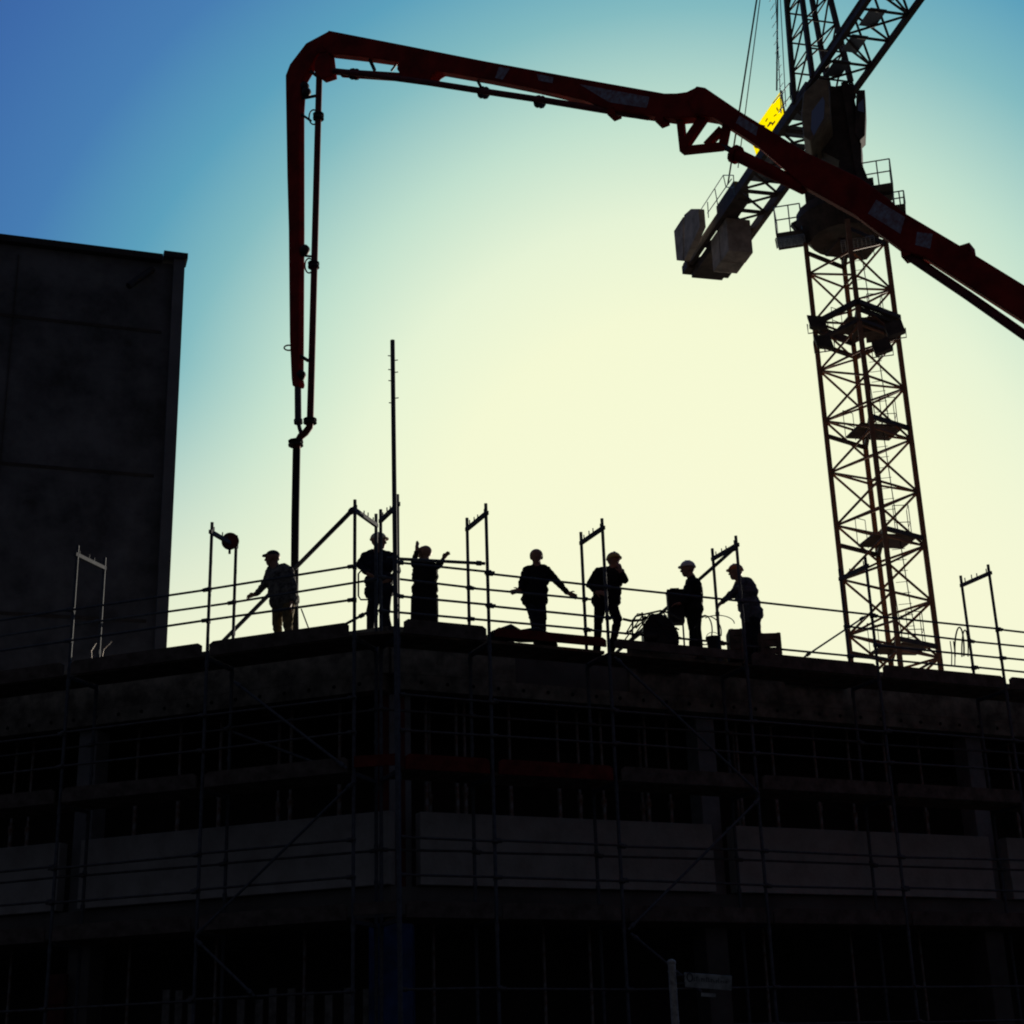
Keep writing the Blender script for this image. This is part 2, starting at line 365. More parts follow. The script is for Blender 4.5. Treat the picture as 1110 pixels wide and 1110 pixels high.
namesL = ['scaffold frame with the steep brace on it, just left of the corner', 'scaffold frame carrying the round lamp, left of the man in the cap',
          'scaffold frame standing against the dark blank wall at the left', 'scaffold frame at the left edge of the photo', 'scaffold frame beyond the left edge, next after the edge frame', 'scaffold frame farthest out to the left']
topsL = [(383.8, 542), (226, 567), (79.5, 592), None, None, None]
for i, s in enumerate(LB[:5]):
    tz = top_of(*topsL[i], PL, nL) if topsL[i] else 9.75
    frame(PL, nL, s, tz, namesL[i])
namesR = ['scaffold frame at the building corner, beside the tall thin mast', 'scaffold frame between the man with raised arms and the man gripping the rail',
          'scaffold frame in front of the man with a hand at his mouth', 'scaffold frame just in front of the leaning man in the orange helmet',
          'scaffold frame seen against the lattice crane tower', 'scaffold frame standing alone against the sky right of the crane tower',
          'scaffold frame beyond the right edge of the photo, first after the lone frame', 'scaffold frame farthest out to the right']
topsR = [(430, 536), (527, 546), (651, 562), (798, 581), (938, 604), (1070, 612), None, None]
for i, t in enumerate(RB[:7]):
    tz = top_of(*topsR[i], PR, nR) if topsR[i] else 9.75
    frame(PR, nR, t, tz, namesR[i])
bayL = ['beside the capped man', 'left of the round lamp', 'before the dark wall', 'at the far left']
bayR = ['by the raised-arms man', 'by the bare-headed man', 'by the box carrier', 'by the stooping man', 'at the crane foot', 'at the far right']
bayRl = ['under the raised-arms man', 'under the bare-headed man', 'under the box carrier', 'under the stooping man', 'under the crane foot', 'at the far right']
bayLl = ['under the capped man', 'under the round lamp', 'before the dark wall', 'at the far left']
def tube_thing(name, a, c, r, label, cat, group, m_='galv', n=8, clamps=True):
    a = Vector(a); c = Vector(c); root = MB(); root.tube(a, c, r, n)
    if clamps:
        X = (c-a).normalized()
        for e, sg in ((a, 1), (c, -1)):
            root.tube(e+X*sg*.06, e+X*sg*.13, r+.014, 8)
    o = root.build(name, M[m_], None, a); return tag(o, label, cat, group)
G_T = 'guardrail tubes of the top deck'
rr = .019
def jz(): return random.uniform(-.018, .018)
for i in range(4):
    a, c = LB[i], LB[i+1]
    for off, h, w_ in ((-.03, 1.0, 'top outer'), (.70, 1.0, 'top inner'), (-.03, .5, 'middle outer')):
        tube_thing('guardrail', PL(a-.04, off, DK+h+jz()), PL(c+.12, off, DK+h+jz()), rr, f'{w_} guardrail tube of the roof deck, {bayL[i]}', 'guardrail', G_T)
for i in range(6):
    a, c = RB[i], RB[i+1]
    for off, h, w_ in ((-.03, 1.0, 'top outer'), (.70, 1.0, 'top inner'), (-.03, .5, 'middle outer'), (.70, .5, 'middle inner')):
        if i == 2 and w_ in ('top inner', 'middle outer'): continue
        if i == 3 and w_ in ('top inner', 'middle outer'): continue
        tube_thing('guardrail', PR(a-.06, off, DK+h+jz()), PR(c+.10, off, DK+h+jz()), rr, f'{w_} guardrail tube of the roof deck, {bayR[i]}', 'guardrail', G_T)
tube_thing('scaffold_tube', PR(-.15, .05, DK+1.08), PR(1.40, .05, DK+1.17), .026, 'loose thick tube laid level from the corner mast behind the man with raised arms', 'tube', None)
G_L = 'guardrail tubes of the lower lifts'
liftn = {5.90: 'upper', 3.90: 'middle', 1.92: 'lowest'}
for z in (5.90, 3.90, 1.92):
    for P, B, bn in ((PL, LB, bayLl), (PR, RB, bayRl)):
        for i in range(len(bn)):
            for off, h, w_ in ((-.03, 1.0, 'top outer'), (-.03, .5, 'middle outer'), (.70, .96, 'top inner')):
                if off > .5 and z < 3: continue
                side = 'left' if P is PL else 'right'
                tube_thing('guardrail', P(B[i]-.05, off, z+h+jz()), P(B[i+1]+.10, off, z+h+jz()), rr*.95,
                           f'{w_} guardrail tube, {liftn[z]} lift, {side} face, {bn[i]}', 'guardrail', G_L, 'rail_tube')
# decks and toe boards
G_D = 'scaffold platforms'; G_B = 'toe boards of the scaffold'
for z in (DK, 5.90, 3.90, 1.92):
    ln = {DK: 'roof level', 5.90: 'upper lift', 3.90: 'middle lift', 1.92: 'lowest lift'}[z]
    for P, B, bn, d, n in ((PL, LB, bayLl, dL, nL), (PR, RB, bayRl, dR, nR)):
        side = 'left' if P is PL else 'right'
        for i in range(len(bn)):
            a, c = B[i]+.05, B[i+1]-.05
            root = thing('scaffold_platform', P((a+c)/2, .36, z-.05), f'worn plank platform at {ln}, {side} face, {bn[i]}', 'platform', G_D)
            for off in (.16, .385, .61):
                MB().beam(P(a, off, z-.03+jz()*.3), P(c, off, z-.03+jz()*.3), .215, .045).build('plank', M['plank'], root)
            red = (z == 5.90 and P is PR and i in (0, 1)) or (z == DK and P is PR and i == 1)
            ht = .215 if z < DK or not (P is PR and i in (1, 2)) else .14
            z0 = z-.055
            if z == DK and P is PR and i in (1, 2): z0 = z+.022
            mb = MB()
            aa, bb = P(a+.02, -.045, 0), P(c-.02, -.045, 0)
            tops = [aa+Vector((0, 0, z0)), bb+Vector((0, 0, z0)), bb+Vector((0, 0, z0+ht-.04)), bb+(aa-bb).normalized()*.06+Vector((0, 0, z0+ht)), aa+(bb-aa).normalized()*.06+Vector((0, 0, z0+ht)), aa+Vector((0, 0, z0+ht-.04))]
            mb.prism(tops, n*.035)
            tag(mb.build('toe_board', M['red_board' if red else 'toe'], None, aa+Vector((0, 0, z0))),
                f'{"dull red" if red else "dark weathered"} toe board on edge at {ln}, {side} face, {bn[i]}', 'toe board', G_B)
# short corner planks bridging the two faces
cp = MB()
for off in (.1, .33, .56):
    a = PL(-.02, off, DK-.02); c = PR(.02, off, DK-.02); cp.beam(a, c, .2, .045)
tag(cp.build('corner_planks', M['plank'], None, PL(0, .3, DK)), 'short planks bridging the corner of the roof deck under the man with the white helmet', 'platform')
for z, m_, lab in ((DK, 'toe', 'short dark toe board across the corner at roof level'), (5.90, 'red_board', 'short dull red toe board across the corner at the upper lift'), (3.90, 'toe', 'short dark toe board across the corner at the middle lift')):
    if z == DK: continue
    c_ = MB(); c_.beam(PL(-.03, -.04, z+.08), PR(.0, -.04, z+.08), .035, .16)
    tag(c_.build('toe_board', M[m_], None, PL(0, -.04, z)), lab, 'toe board', G_B)
# tall mast with climbing pegs at the corner
mp0 = PR(-.02, -.10, .14); mtop = at_plane(425.5, 369, PR(0, -.10), nR)
mast = MB(); mast.tube(mp0, mtop, .035, 10)
mroot = tag(mast.build('corner_mast', M['galv'], None, mp0), 'very tall thin tube mast with small pegs rising at the building corner', 'mast')
pg = MB()
for k, yy in enumerate((386, 391, 401, 404, 413, 432, 437)):
    q = at_plane(425.5+(yy-369)*.02, yy, PR(0, -.10), nR); s_ = 1 if k % 2 else -1
    pg.tube(q, q+Vector((s_*.075, 0, .01)), .008, 6)
pg.build('peg', M['galv'], mroot)
# braces
G_BR = 'diagonal scaffold braces'
def brace(P, n, a, c, label, off=-.06, r=.021): 
    tube_thing('brace', at_plane(*a, P(0, off), n), at_plane(*c, P(0, off), n), r, label, 'brace', G_BR)
ra = at_plane(384, 551, PL(0, .1), nL); rb = at_plane(231, 706, PL(0, 3.9), nL); rb = ra + (rb-ra)*((ra.z-8.09)/(ra.z-rb.z))
tube_thing('brace', ra, rb, .036, 'steep thick brace rising behind the man in the cap to the corner frame', 'brace', G_BR)
brace(PL, nL, (355, 687), (398, 664), 'short low brace at deck level left of the corner', .5, .022)
brace(PL, nL, (254, 739), (376, 833), 'brace falling to the right under the man in the cap, upper of two')
brace(PL, nL, (243, 790), (356, 832), 'brace falling gently to the right under the man in the cap, lower of two', .76)
brace(PL, nL, (384, 847), (212, 1014), 'long brace crossing the pale parapet on the left face')
brace(PL, nL, (212, 1018), (276, 1080), 'brace in front of the pale upright boards at the ground floor')
ra = at_plane(800, 591, PR(0, .1), nR); rb = at_plane(680, 697, PR(0, 3.6), nR); rb = ra + (rb-ra)*((ra.z-8.09)/(ra.z-rb.z))
tube_thing('brace', ra, rb, .030, 'brace rising behind the man holding a box to a frame head', 'brace', G_BR)
brace(PR, nR, (872, 712), (938, 668), 'thin brace rising to the foot of the crane tower', .70, .016)
brace(PR, nR, (666, 712), (823, 860), 'long brace falling right across the open storey to the leaning mans frame')
brace(PR, nR, (823, 866), (681, 1008), 'long brace crossing the pale parapet on the right face')
brace(PR, nR, (684, 1012), (760, 1075), 'brace behind the street sign')
# wire bracket beside the corner frame
q = [at_plane(x, y, PL(0, .1), nL) for x, y in ((401, 618), (391, 619), (388.5, 622), (388.5, 646), (391, 650), (402, 650))]
tag(MB().path(q, .013, 6).build('bent_rod_bracket', M['dark_steel'], None, q[0]), 'thin bent rod bracket hooked beside the corner frame', 'bracket')

# ------------------------------------------------------------------ shoring props behind the parapet and on the ground floor
def prop(P, t, off, z0, z1, label):
    root = thing('shoring_prop', P(t, off, z0), label, 'prop', 'steel shoring props under the slabs')
    zm = z0+(z1-z0)*random.uniform(.5, .62)
    MB().tube(P(t, off, z0+.01), P(t, off, zm), .036, 8).build('outer_tube', M['prop_steel'], root)
    MB().tube(P(t, off, zm), P(t, off, z1-.01), .026, 8).tube(P(t, off, zm-.08), P(t, off, zm+.04), .05, 8).build('inner_tube', M['prop_steel'], root)
    dd = (P(1)-P(0)).normalized()
    MB().box(P(t, off, z0+.008), .14, .14, .012, dd).build('base_plate', M['prop_steel'], root); MB().box(P(t, off, z1-.008), .14, .14, .012, dd).build('head_plate', M['prop_steel'], root)
up_R = [462, 479, 494, 503, 552, 606, 628, 652, 700, 712, 726, 737, 749, 802, 816, 840, 886, 921, 962, 1000, 1040, 1098]
up_L = [16, 34, 126, 148, 196, 240, 285, 315, 368, 398]
for x in up_R:
    t, _ = tpx(PR, A_R, dR, nR, x, 850, SL+.8); o_f = random.choice([.75, .8, 1.3])
    if min(abs(t-c) for c in colsR) < .3: continue
    prop(PR, t, SL+o_f, 4.402, 7.24 if o_f < 0 else 7.32, 'thin steel shoring prop behind the pale parapet on the right face')
for x in up_L:
    t, _ = tpx(PL, A_L, dL, nL, x, 850, SL+.8)
    if min(abs(t-c) for c in colsL) < .3: continue
    prop(PL, t, SL+random.choice([.75, .8, 1.3]), 4.402, 7.32, 'thin steel shoring prop behind the pale parapet on the left face')
for x in (470, 590, 640, 830, 925, 1000):
    t, _ = tpx(PR, A_R, dR, nR, x, 1050, SL+.9); prop(PR, t, SL+.9, .125, 3.97, 'steel shoring prop in the dark ground floor, right face')
for x in (12, 140, 234, 330):
    t, _ = tpx(PL, A_L, dL, nL, x, 1050, SL+.9); prop(PL, t, SL+.9, .125, 3.97, 'steel shoring prop in the dark ground floor, left face')

# pale upright boards (hoarding) at ground floor
def slat_fence(x0, x1, ytop, label):
    t0 = tpx(PL, A_L, dL, nL, x0, 1090, SL+.3)[0]; t1 = tpx(PL, A_L, dL, nL, x1, 1090, SL+.3)[0]
    zt = at_plane(x0, ytop, PL(0, SL+.3), nL).z
    root = thing('slatted_hoarding', PL(t0, SL+.3, .12), label, 'fence', 'slatted hoarding panels')
    t = min(t0, t1); 
    mbs = MB()
    while t < max(t0, t1):
        hgt = zt+random.uniform(-.12, .06); mbs.beam(PL(t, SL+.3, .13), PL(t, SL+.3, hgt), .12, .022, up=nL); t += random.choice([.2, .22, .3])
    mbs.build('slats', M['fence'], root)
    rl = MB()
    for z in (.6, 2.2): rl.beam(PL(min(t0, t1)-.1, SL+.335, z), PL(max(t0, t1)+.1, SL+.335, z), .04, .08)
    rl.build('cross_rail', M['toe'], root)
slat_fence(178, 208, 1076, 'narrow panel of pale upright boards at the ground floor, left of the wide one')
slat_fence(258, 398, 1076, 'wide panel of pale upright boards at the ground floor, left of the blue pier')
t0, _ = tpx(PL, A_L, dL, nL, 63, 1060, SL+.25)
rp_ = MB(); rp_.beam(PL(t0, SL+.25, .13), PL(t0, SL+.25, 3.5), .34, .06, up=nL)
for z in (.8, 2.0, 3.1): rp_.box(PL(t0, SL+.20, z), .34, .05, .08, dL)
tag(rp_.build('red_panel', M['paint_red'], None, PL(t0, SL+.25, .13)), 'narrow dull red upright panel at the ground floor on the left', 'panel')

# ------------------------------------------------------------------ blank building at the left
D0 = 47.0
e = at_hd(199.5, 279, D0); eb_ = Vector((e.x, e.y, 0))
dirw = Vector((-math.sin(R_(71.6)), -math.cos(R_(71.6)), 0)); nin = Vector((dirw.y, -dirw.x, 0)); 
if nin.y < 0: nin = -nin
ztop = e.z
lb = thing('blank_wall_building', eb_, 'tall dark windowless building with a light corner strip at the left', 'building')
Wd = 30; dep = 14
M['render'].node_tree.nodes['Principled BSDF']
wl = MB(); c0 = eb_+nin*.12; wl.prism([c0+dirw*.05, c0+dirw*Wd, c0+dirw*Wd+nin*dep, c0+nin*dep+dirw*.05], (0, 0, .001))
wl = MB(); base = [c0+dirw*.05, c0+dirw*Wd, c0+dirw*Wd+nin*dep, c0+nin*dep+dirw*.05]
wl.prism([q+Vector((0, 0, (ztop-.24)/2)) for q in base], (0, 0, ztop-.24)).build('wall', M['render'], lb)
# panel joints, corner strip, coping, roof edge
jn = MB()
for z in (ztop*.90, ztop*.72, ztop*.55, ztop*.38):
    jn.beam(c0+dirw*.6+Vector((0, 0, z))-nin*.012, c0+dirw*Wd+Vector((0, 0, z))-nin*.012, .02, .10)
for k in (5.2, 11.0, 17.5): jn.beam(c0+dirw*k+Vector((0, 0, .1))-nin*.013, c0+dirw*k+Vector((0, 0, ztop-.6))-nin*.013, .02, .10, up=nin)
jn.build('panel_joint', M['inner_wall'], lb)
cs_ = MB(); cs_.beam(eb_+dirw*.16-nin*.04+Vector((0, 0, .1)), eb_+dirw*.16-nin*.04+Vector((0, 0, ztop-.18)), .36, .30, up=dirw.cross(Vector((0, 0, 1)))).build('corner_strip', M['render_trim'], lb)
cp_ = MB(); zc = ztop-.42
cp_.beam(eb_+dirw*.7+nin*.10+Vector((0, 0, ztop-.16)), eb_+dirw*(Wd+.1)+nin*.10+Vector((0, 0, ztop-.16)), .5, .22).build('coping', M['dark_steel'], lb)
MB().beam(eb_-dirw*.10+nin*.02+Vector((0, 0, ztop-.09)), eb_+dirw*.68+nin*.02+Vector((0, 0, ztop-.09)), .62, .20).build('corner_cap', M['dark_steel'], lb)
MB().tube(eb_+dirw*1.0-nin*.02+Vector((0, 0, ztop-.6)), eb_+dirw*1.75-nin*.35+Vector((0, 0, ztop-1.5)), .11, 8).build('wall_shadow_tube', M['dark_steel'], lb)  # dark tube standing in for the triangular shadow near the wall top

# ------------------------------------------------------------------ concrete pump boom
H0 = at_hd(322, 580, 24.05); H0 = Vector((H0.x, H0.y, 0)); R0 = at_hd(1110, 330, 18.5); R0 = Vector((R0.x, R0.y, 0))
bd = (R0-H0).normalized(); bn_ = Vector((-bd.y, bd.x, 0))
def BP(x, y, k=0): return at_plane(x, y, H0, bn_) + bn_*k
def bpoly(pts): return [BP(*q) for q in pts]
boom = thing('concrete_pump_boom', BP(1450, 540), 'long red folding concrete pump boom arching over the site with its hose hanging down', 'pump boom')
def arm(name, pts, th, m_='boom_red', parent=None, bevel=.02):
    return MB().prism(bpoly(pts), bn_*th).build(name, M[m_], parent or boom, bevel=bevel)
lower = arm('lower_arm', [(759, 97.5), (768, 99), (807, 125.6), (877, 169), (936, 197), (970, 222), (981, 233), (1045, 271), (1110, 311), (1500, 548), (1500, 612), (1110, 350), (1006, 283), (981, 275), (958, 258), (929, 236), (874, 205), (848, 182), (822, 160), (790, 139), (776, 131), (757, 128), (748, 112)], .26)
up_pts = [(737, 104.5), (748, 103), (759, 97.5), (766, 100), (766, 118), (757, 130), (733, 132), (665, 122.7), (635, 111.5), (584, 99.5), (530, 88.8), (479, 80), (474, 83), (469, 90), (440, 87), (434, 78), (436, 70), (400, 65), (360, 60.4), (352, 52), (360, 36), (440, 51.6), (530, 69.5), (633, 88.4), (724, 104.6)]
arm('middle_arm', up_pts, .22)
arm('tip_arm', [(312.4, 84), (317, 72), (334.6, 49), (359, 36), (366, 44), (362, 58), (347, 60), (339, 74), (329.5, 90), (327.4, 120), (327.4, 250), (326.4, 411), (327.5, 416), (326.5, 420), (320, 420), (319, 412), (317, 367), (315.8, 250), (314.2, 193), (312.6, 100)], .16)
MB().tube(BP(322.9, 418), BP(323.2, 456), .058, 10).tube(BP(323.2, 455), BP(323.4, 459), .075, 10).path([BP(323.4, 458), BP(325, 465), BP(327, 471)], .035, 7).build('tip_sleeve', M['galv'], boom)
# hinge plate, linkage bracket, cylinder
arm('hinge_plate', [(349, 60), (360, 59), (363, 84), (351, 88), (343.5, 80), (344, 70)], .16)
lk = MB()
for seg, wd in ((((737.5, 128), (741.5, 165)), 7), (((740, 163.5), (783, 159)), 7.5), (((783, 162), (788, 136)), 7.5), (((767, 122), (741, 160)), 8), (((783, 140), (766, 158)), 6)):
    (x0, y0), (x1, y1) = seg; a = Vector((x1-x0, y1-y0)); a.normalize(); nx, ny = -a.y*wd/2, a.x*wd/2
    lk.prism(bpoly([(x0+nx, y0+ny), (x1+nx, y1+ny), (x1-nx, y1-ny), (x0-nx, y0-ny)]), bn_*random.uniform(.07, .10))
lk.build('linkage_bracket', M['boom_red'], boom)
MB().tube(BP(783, 157.5), BP(799, 167), .042, 10).build('cylinder_rod', M['galv'], boom)
MB().tube(BP(797, 167), BP(872, 204), .095, 12).tube(BP(795.5, 166.5), BP(799.5, 168.5), .135, 12).build('hydraulic_cylinder', M['boom_red'], boom)
MB().tube(BP(372, 79.5), BP(440, 84), .075, 10).tube(BP(356, 78), BP(374, 79.6), .045, 8).build('hydraulic_cylinder', M['boom_red'], boom)
# delivery pipe runs
dp = MB(); dp.path([BP(703, 127, .0), BP(650, 120, -.05), BP(597.6, 112.7, -.1), BP(530, 102.5, -.1), BP(470, 93, -.1), BP(400, 83.5, -.1), BP(366, 80, -.1)], .052, 9)
dp.build('delivery_pipe', M['pipe'], boom)
MB().path([BP(346.4, 72), BP(346, 84), BP(344, 160), BP(341.4, 260), BP(338.8, 360), BP(336.2, 456)], [.058]*6, 9).build('delivery_pipe', M['pipe'], boom)
MB().path([BP(336.2, 456), BP(335.5, 463), BP(331, 469), BP(326, 473), BP(322.5, 479), BP(321.5, 487)], .062, 9).build('end_bend', M['pipe'], boom)
MB().path([BP(983, 276), BP(1050, 321), BP(1110, 363), BP(1500, 628)], .062, 9).build('delivery_pipe', M['pipe'], boom)
def clamp(x0, y0, r, ax, nm_='pipe_clamp'):
    a = BP(*[x0-ax[0]*2.6, y0-ax[1]*2.6], -.02); c = BP(x0+ax[0]*2.6, y0+ax[1]*2.6, -.02); m2 = MB(); m2.tube(a, c, r, 10)
    m2.tube(a, a.lerp(c, .25), r*1.35, 10); m2.tube(a.lerp(c, .75), c, r*1.35, 10); m2.build(nm_, M['dark_steel'], boom)
clamp(346, 127, .075, (0, 1)); clamp(340.8, 288, .075, (0, 1)); clamp(385, 81, .075, (1, .1)); clamp(525, 101, .075, (1, .15)); clamp(586, 111, .075, (1, .15)); clamp(337, 457, .085, (0, .8)); clamp(321.5, 481, .095, (0, 1))
for a, c, r in (((327, 107), (342, 104), .028), ((327, 124), (337, 131), .022), ((327, 277), (339, 278), .02), ((326, 386), (334, 391), .03), ((401, 65), (406, 76), .032), ((430, 69), (424, 77), .02), ((518, 88), (524, 100), .025), ((335, 76), (343, 82), .03)):
    MB().tube(BP(*a), BP(*c), r, 7).build('pipe_hanger', M['dark_steel'], boom)
for x, y, rx, ry in ((340, 127, 5, 8), (335, 288, 4.5, 8), (313, 377, 5, 2.8)):
    MB().path([BP(x+rx*math.cos(t), y+ry*math.sin(t)) for t in [1.0+i*.42 for i in range(11)]], .014, 6).build('hose_loop', M['dark_steel'], boom)
for x, y in ((330, 94), (332, 100), (330.5, 271), (326, 407)): MB().ball(BP(x, y), .09, .09, .10, 8, 6).build('hose_knuckle', M['dark_steel'], boom)
for x, y in ((666, 123.5), (718, 131), (985, 277), (1049, 272)):
    MB().box(BP(x, y), .13, .22, .10, bd).build('lug', M['boom_red'], boom)
# faded lettering panels on the flank
def bpanel(pts, th): MB().prism([q for q in bpoly(pts)], bn_*(th+.008)).build('lettering_panel', M['boom_panel'], boom)
bpanel([(545, 76), (557, 78), (549, 90), (541, 88)], .22)
bpanel([(586, 84), (604, 87.5), (603, 94), (588, 91)], .22)
bpanel([(632, 95), (708, 109), (705, 121), (664, 114.5)], .22)
bpanel([(806, 130), (826, 142), (824, 152), (802, 138)], .26)
bpanel([(954, 221), (985, 240), (980, 258), (945, 236)], .26)
bpanel([(998, 256), (1015, 258), (1012, 274), (996, 270)], .26)
# hanging hose
ht_ = BP(321.5, 487); hb = at_hd(322.5, 700, math.hypot(ht_.x, ht_.y)+.0)
hpts = [ht_, ht_.lerp(hb, .3), ht_.lerp(hb, .7)]; hb2 = Vector((hpts[-1].x, hpts[-1].y, ZD+.03))
MB().path([ht_, Vector((ht_.x, ht_.y, ht_.z-1.2)), Vector((ht_.x+.01, ht_.y, ZD+1.0)), hb2], [.066, .066, .064, .055], 10).build('end_hose', M['hose'], boom)
cpt = BP(331, 664); tag(MB().tube(BP(326.5, 660), BP(337.5, 689), .011, 6).build('guide_rope', M['dark_steel'], None, cpt), 'thin rope slanting from the hanging hose to the deck', 'rope')
# pedestal of the boom far off to the right
pq = BP(1500, 580)
MB().tube(Vector((pq.x, pq.y, 0)), Vector((pq.x, pq.y, pq.z+.3)), .45, 16).build('pedestal', M['boom_red'], boom)

# ------------------------------------------------------------------ tower crane
AX = Vector((9.62, 38.84, 0))
crane = thing('tower_crane', AX, 'tower crane with a lattice mast, raised jib and concrete ballast rising behind the building', 'crane')
HD = math.hypot(AX.x, AX.y)
def cz(y, x=930): return at_hd(x, y, HD).z
hh = 1.10; eps = R_(6)
rgt = Vector((AX.y, -AX.x, 0)).normalized(); fwd = Vector((AX.x, AX.y, 0)).normalized()    # screen right / away
def cpt_(a, z, r=hh): return AX + rgt*(math.cos(a)*r) + fwd*(math.sin(a)*r) + Vector((0, 0, z))
angs = [math.pi+eps, -math.pi/2+eps, 0+eps, math.pi/2+eps]      # left, front, right, back
ztm = cz(258)
for a in angs: MB().beam(cpt_(a, .1), cpt_(a, ztm), .13, .13, up=cpt_(a, 0)-AX).build('mast_leg', M['crane_red'], crane)
lat = MB(); z0 = ztm-.05
nodes = 16; st = 1.5
for k in range(nodes):
    zt = ztm-.2-k*st
    if zt < 1: break
    for ia, ib, ph in ((2, 1, 0), (2, 3, 0), (0, 1, .5), (0, 3, .5)):
        za = zt-ph*st
        A = cpt_(angs[ia], za); B = cpt_(angs[ib], za-.75*1.0)
        lat.tube(A, B, .034, 6); lat.tube(B, cpt_(angs[ia], za-st), .034, 6)
        lat.tube(A, cpt_(angs[ib], za), .034, 6)
lat.build('mast_lattice', M['crane_red'], crane)
def railing(pts, z, h, r=.018, parent=None, nm_='railing', m_='rail', closed=False):
    mb = MB(); P = [Vector(q) for q in pts]; 
    for q in P: mb.tube(Vector((q.x, q.y, z)), Vector((q.x, q.y, z+h)), r, 6)
    for a, c in list(zip(P, P[1:])) + ([(P[-1], P[0])] if closed else []):
        for k in (.5, 1): mb.tube(Vector((a.x, a.y, z+h*k)), Vector((c.x, c.y, z+h*k)), r, 6)
    return mb.build(nm_, M[m_], parent or crane)
# rest platforms and ladders inside the mast
plz = [cz(266), cz(352), cz(468), cz(588), cz(706)]
for i, z in enumerate(plz):
    pm = MB()
    for k in (0,):
        pm.box(AX+Vector((0, 0, z))+rgt*.18+fwd*.15, 1.25, .95, .06, rgt+fwd*.5)
        pm.beam(cpt_(angs[1], z-.06), cpt_(angs[3], z-.06), .10, .14); pm.beam(cpt_(angs[1], z-.05), cpt_(angs[2], z-.05), .08, .12); pm.beam(cpt_(angs[0], z-.05), cpt_(angs[3], z-.05), .08, .10)
    pm.build('rest_platform', M['crane_dark'], crane)
    c1 = AX+rgt*.25+fwd*.3
    railing([c1+rgt*.15-fwd*.2, c1+rgt*.55-fwd*.1, c1+rgt*.5+fwd*.35], z, .95, .011, nm_='platform_railing', m_='dark_steel')
    railing([c1-rgt*.85, c1-rgt*.6+fwd*.3], z, .8, .010, nm_='platform_railing', m_='dark_steel')
    if i+1 < len(plz):
        zb = plz[i+1]; ld = MB(); sh = rgt*(.42 if i % 2 else .30)+fwd*.25
        for s_ in (-.17, .17): ld.tube(AX+sh+rgt*s_+Vector((0, 0, zb)), AX+sh*.72+rgt*s_+Vector((0, 0, z+.3)), .013, 6)
        zz = zb+.3
        while zz < z: ld.tube(AX+sh-rgt*.17+Vector((0, 0, zz)), AX+sh+rgt*.17+Vector((0, 0, zz)), .009, 5); zz += .3
        ld.build('ladder', M['dark_steel'], crane)
# bolted collar with flood lamps
zc_ = cz(352); co = MB()
for i in range(4):
    A = cpt_(angs[i], zc_+.10, hh+.10); B = cpt_(angs[(i+1) % 4], zc_+.10, hh+.10); co.beam(A, B, .12, .13)
    A = cpt_(angs[i], zc_-.42, hh+.05); B = cpt_(angs[(i+1) % 4], zc_-.42, hh+.05); co.beam(A, B, .10, .10)
co.box(AX+rgt*.62+fwd*.1+Vector((0, 0, zc_-.15)), .75, .5, .55, rgt); co.box(AX+rgt*.35-fwd*.4+Vector((0, 0, zc_-.38)), .5, .3, .28, rgt)
co.build('climbing_collar', M['crane_dark'], crane)
for x, y in ((886, 350), (893, 371), (956, 376), (970, 357)):
    q = at_hd(x, y, HD-.9); root_ = MB(); f_ = (CAM-q); f_.z *= -.1; f_.normalize()
    root_.box(q, .46, .22, .36, rgt+Vector((0, 0, -.25)) if x < 930 else rgt+Vector((0, 0, .25)), Z=Vector((0, 0, 1))-rgt*.2).tube(q, q+fwd*.9*(1)+Vector((0, 0, .15)), .03, 6)
    root_.path([q+rgt*.27, q+rgt*.27+Vector((0, 0, -.28)), q-rgt*.27+Vector((0, 0, -.28)), q-rgt*.27], .018, 5)
    lamp = root_.build('floodlight', M['crane_dark'], crane)
# slewing platform
zs = ztm
sb = MB()
sb.tube(AX+Vector((0, 0, zs)), AX+Vector((0, 0, zs+.55)), .95, 20, 1.35)
sb.tube(AX+Vector((0, 0, zs+.55)), AX+Vector((0, 0, zs+.85)), 1.30, 20)
for i in range(4): sb.beam(cpt_(angs[i], zs, hh*.9), cpt_(angs[i], zs+.7, hh*1.25), .18, .18, up=(0, 1, 0))
sb.box(AX+Vector((0, 0, zs+1.1)), 1.9, 1.7, .5, rgt); sb.build('slewing_ring', M['crane_dark'], crane)
# turret
tu = MB(); tz0, tz1 = zs+1.35, 28.5
for sx in (-1, 1):
    for sy in (-1, 1): tu.beam(AX+rgt*sx*.62+fwd*sy*.6+Vector((0, 0, tz0)), AX+rgt*sx*.50+fwd*sy*.6+Vector((0, 0, tz1)), .2, .2, up=fwd)
tu.prism([AX+rgt*.85+Vector((0, 0, tz0)), AX+rgt*.70+Vector((0, 0, tz0+.7)), AX+rgt*.78+Vector((0, 0, tz0+1.6)), AX+rgt*.70+Vector((0, 0, tz1)), AX-rgt*.6+Vector((0, 0, tz1)), AX-rgt*.5+Vector((0, 0, tz0+1.4)), AX+rgt*.10+Vector((0, 0, tz0+.9)), AX+rgt*.0+Vector((0, 0, tz0+.4)), AX-rgt*.7+Vector((0, 0, tz0))], fwd*1.1)
tu.build('turret', M['crane_dark'], crane)
def CP(x, y, dd=0): return at_hd(x, y, HD+dd)
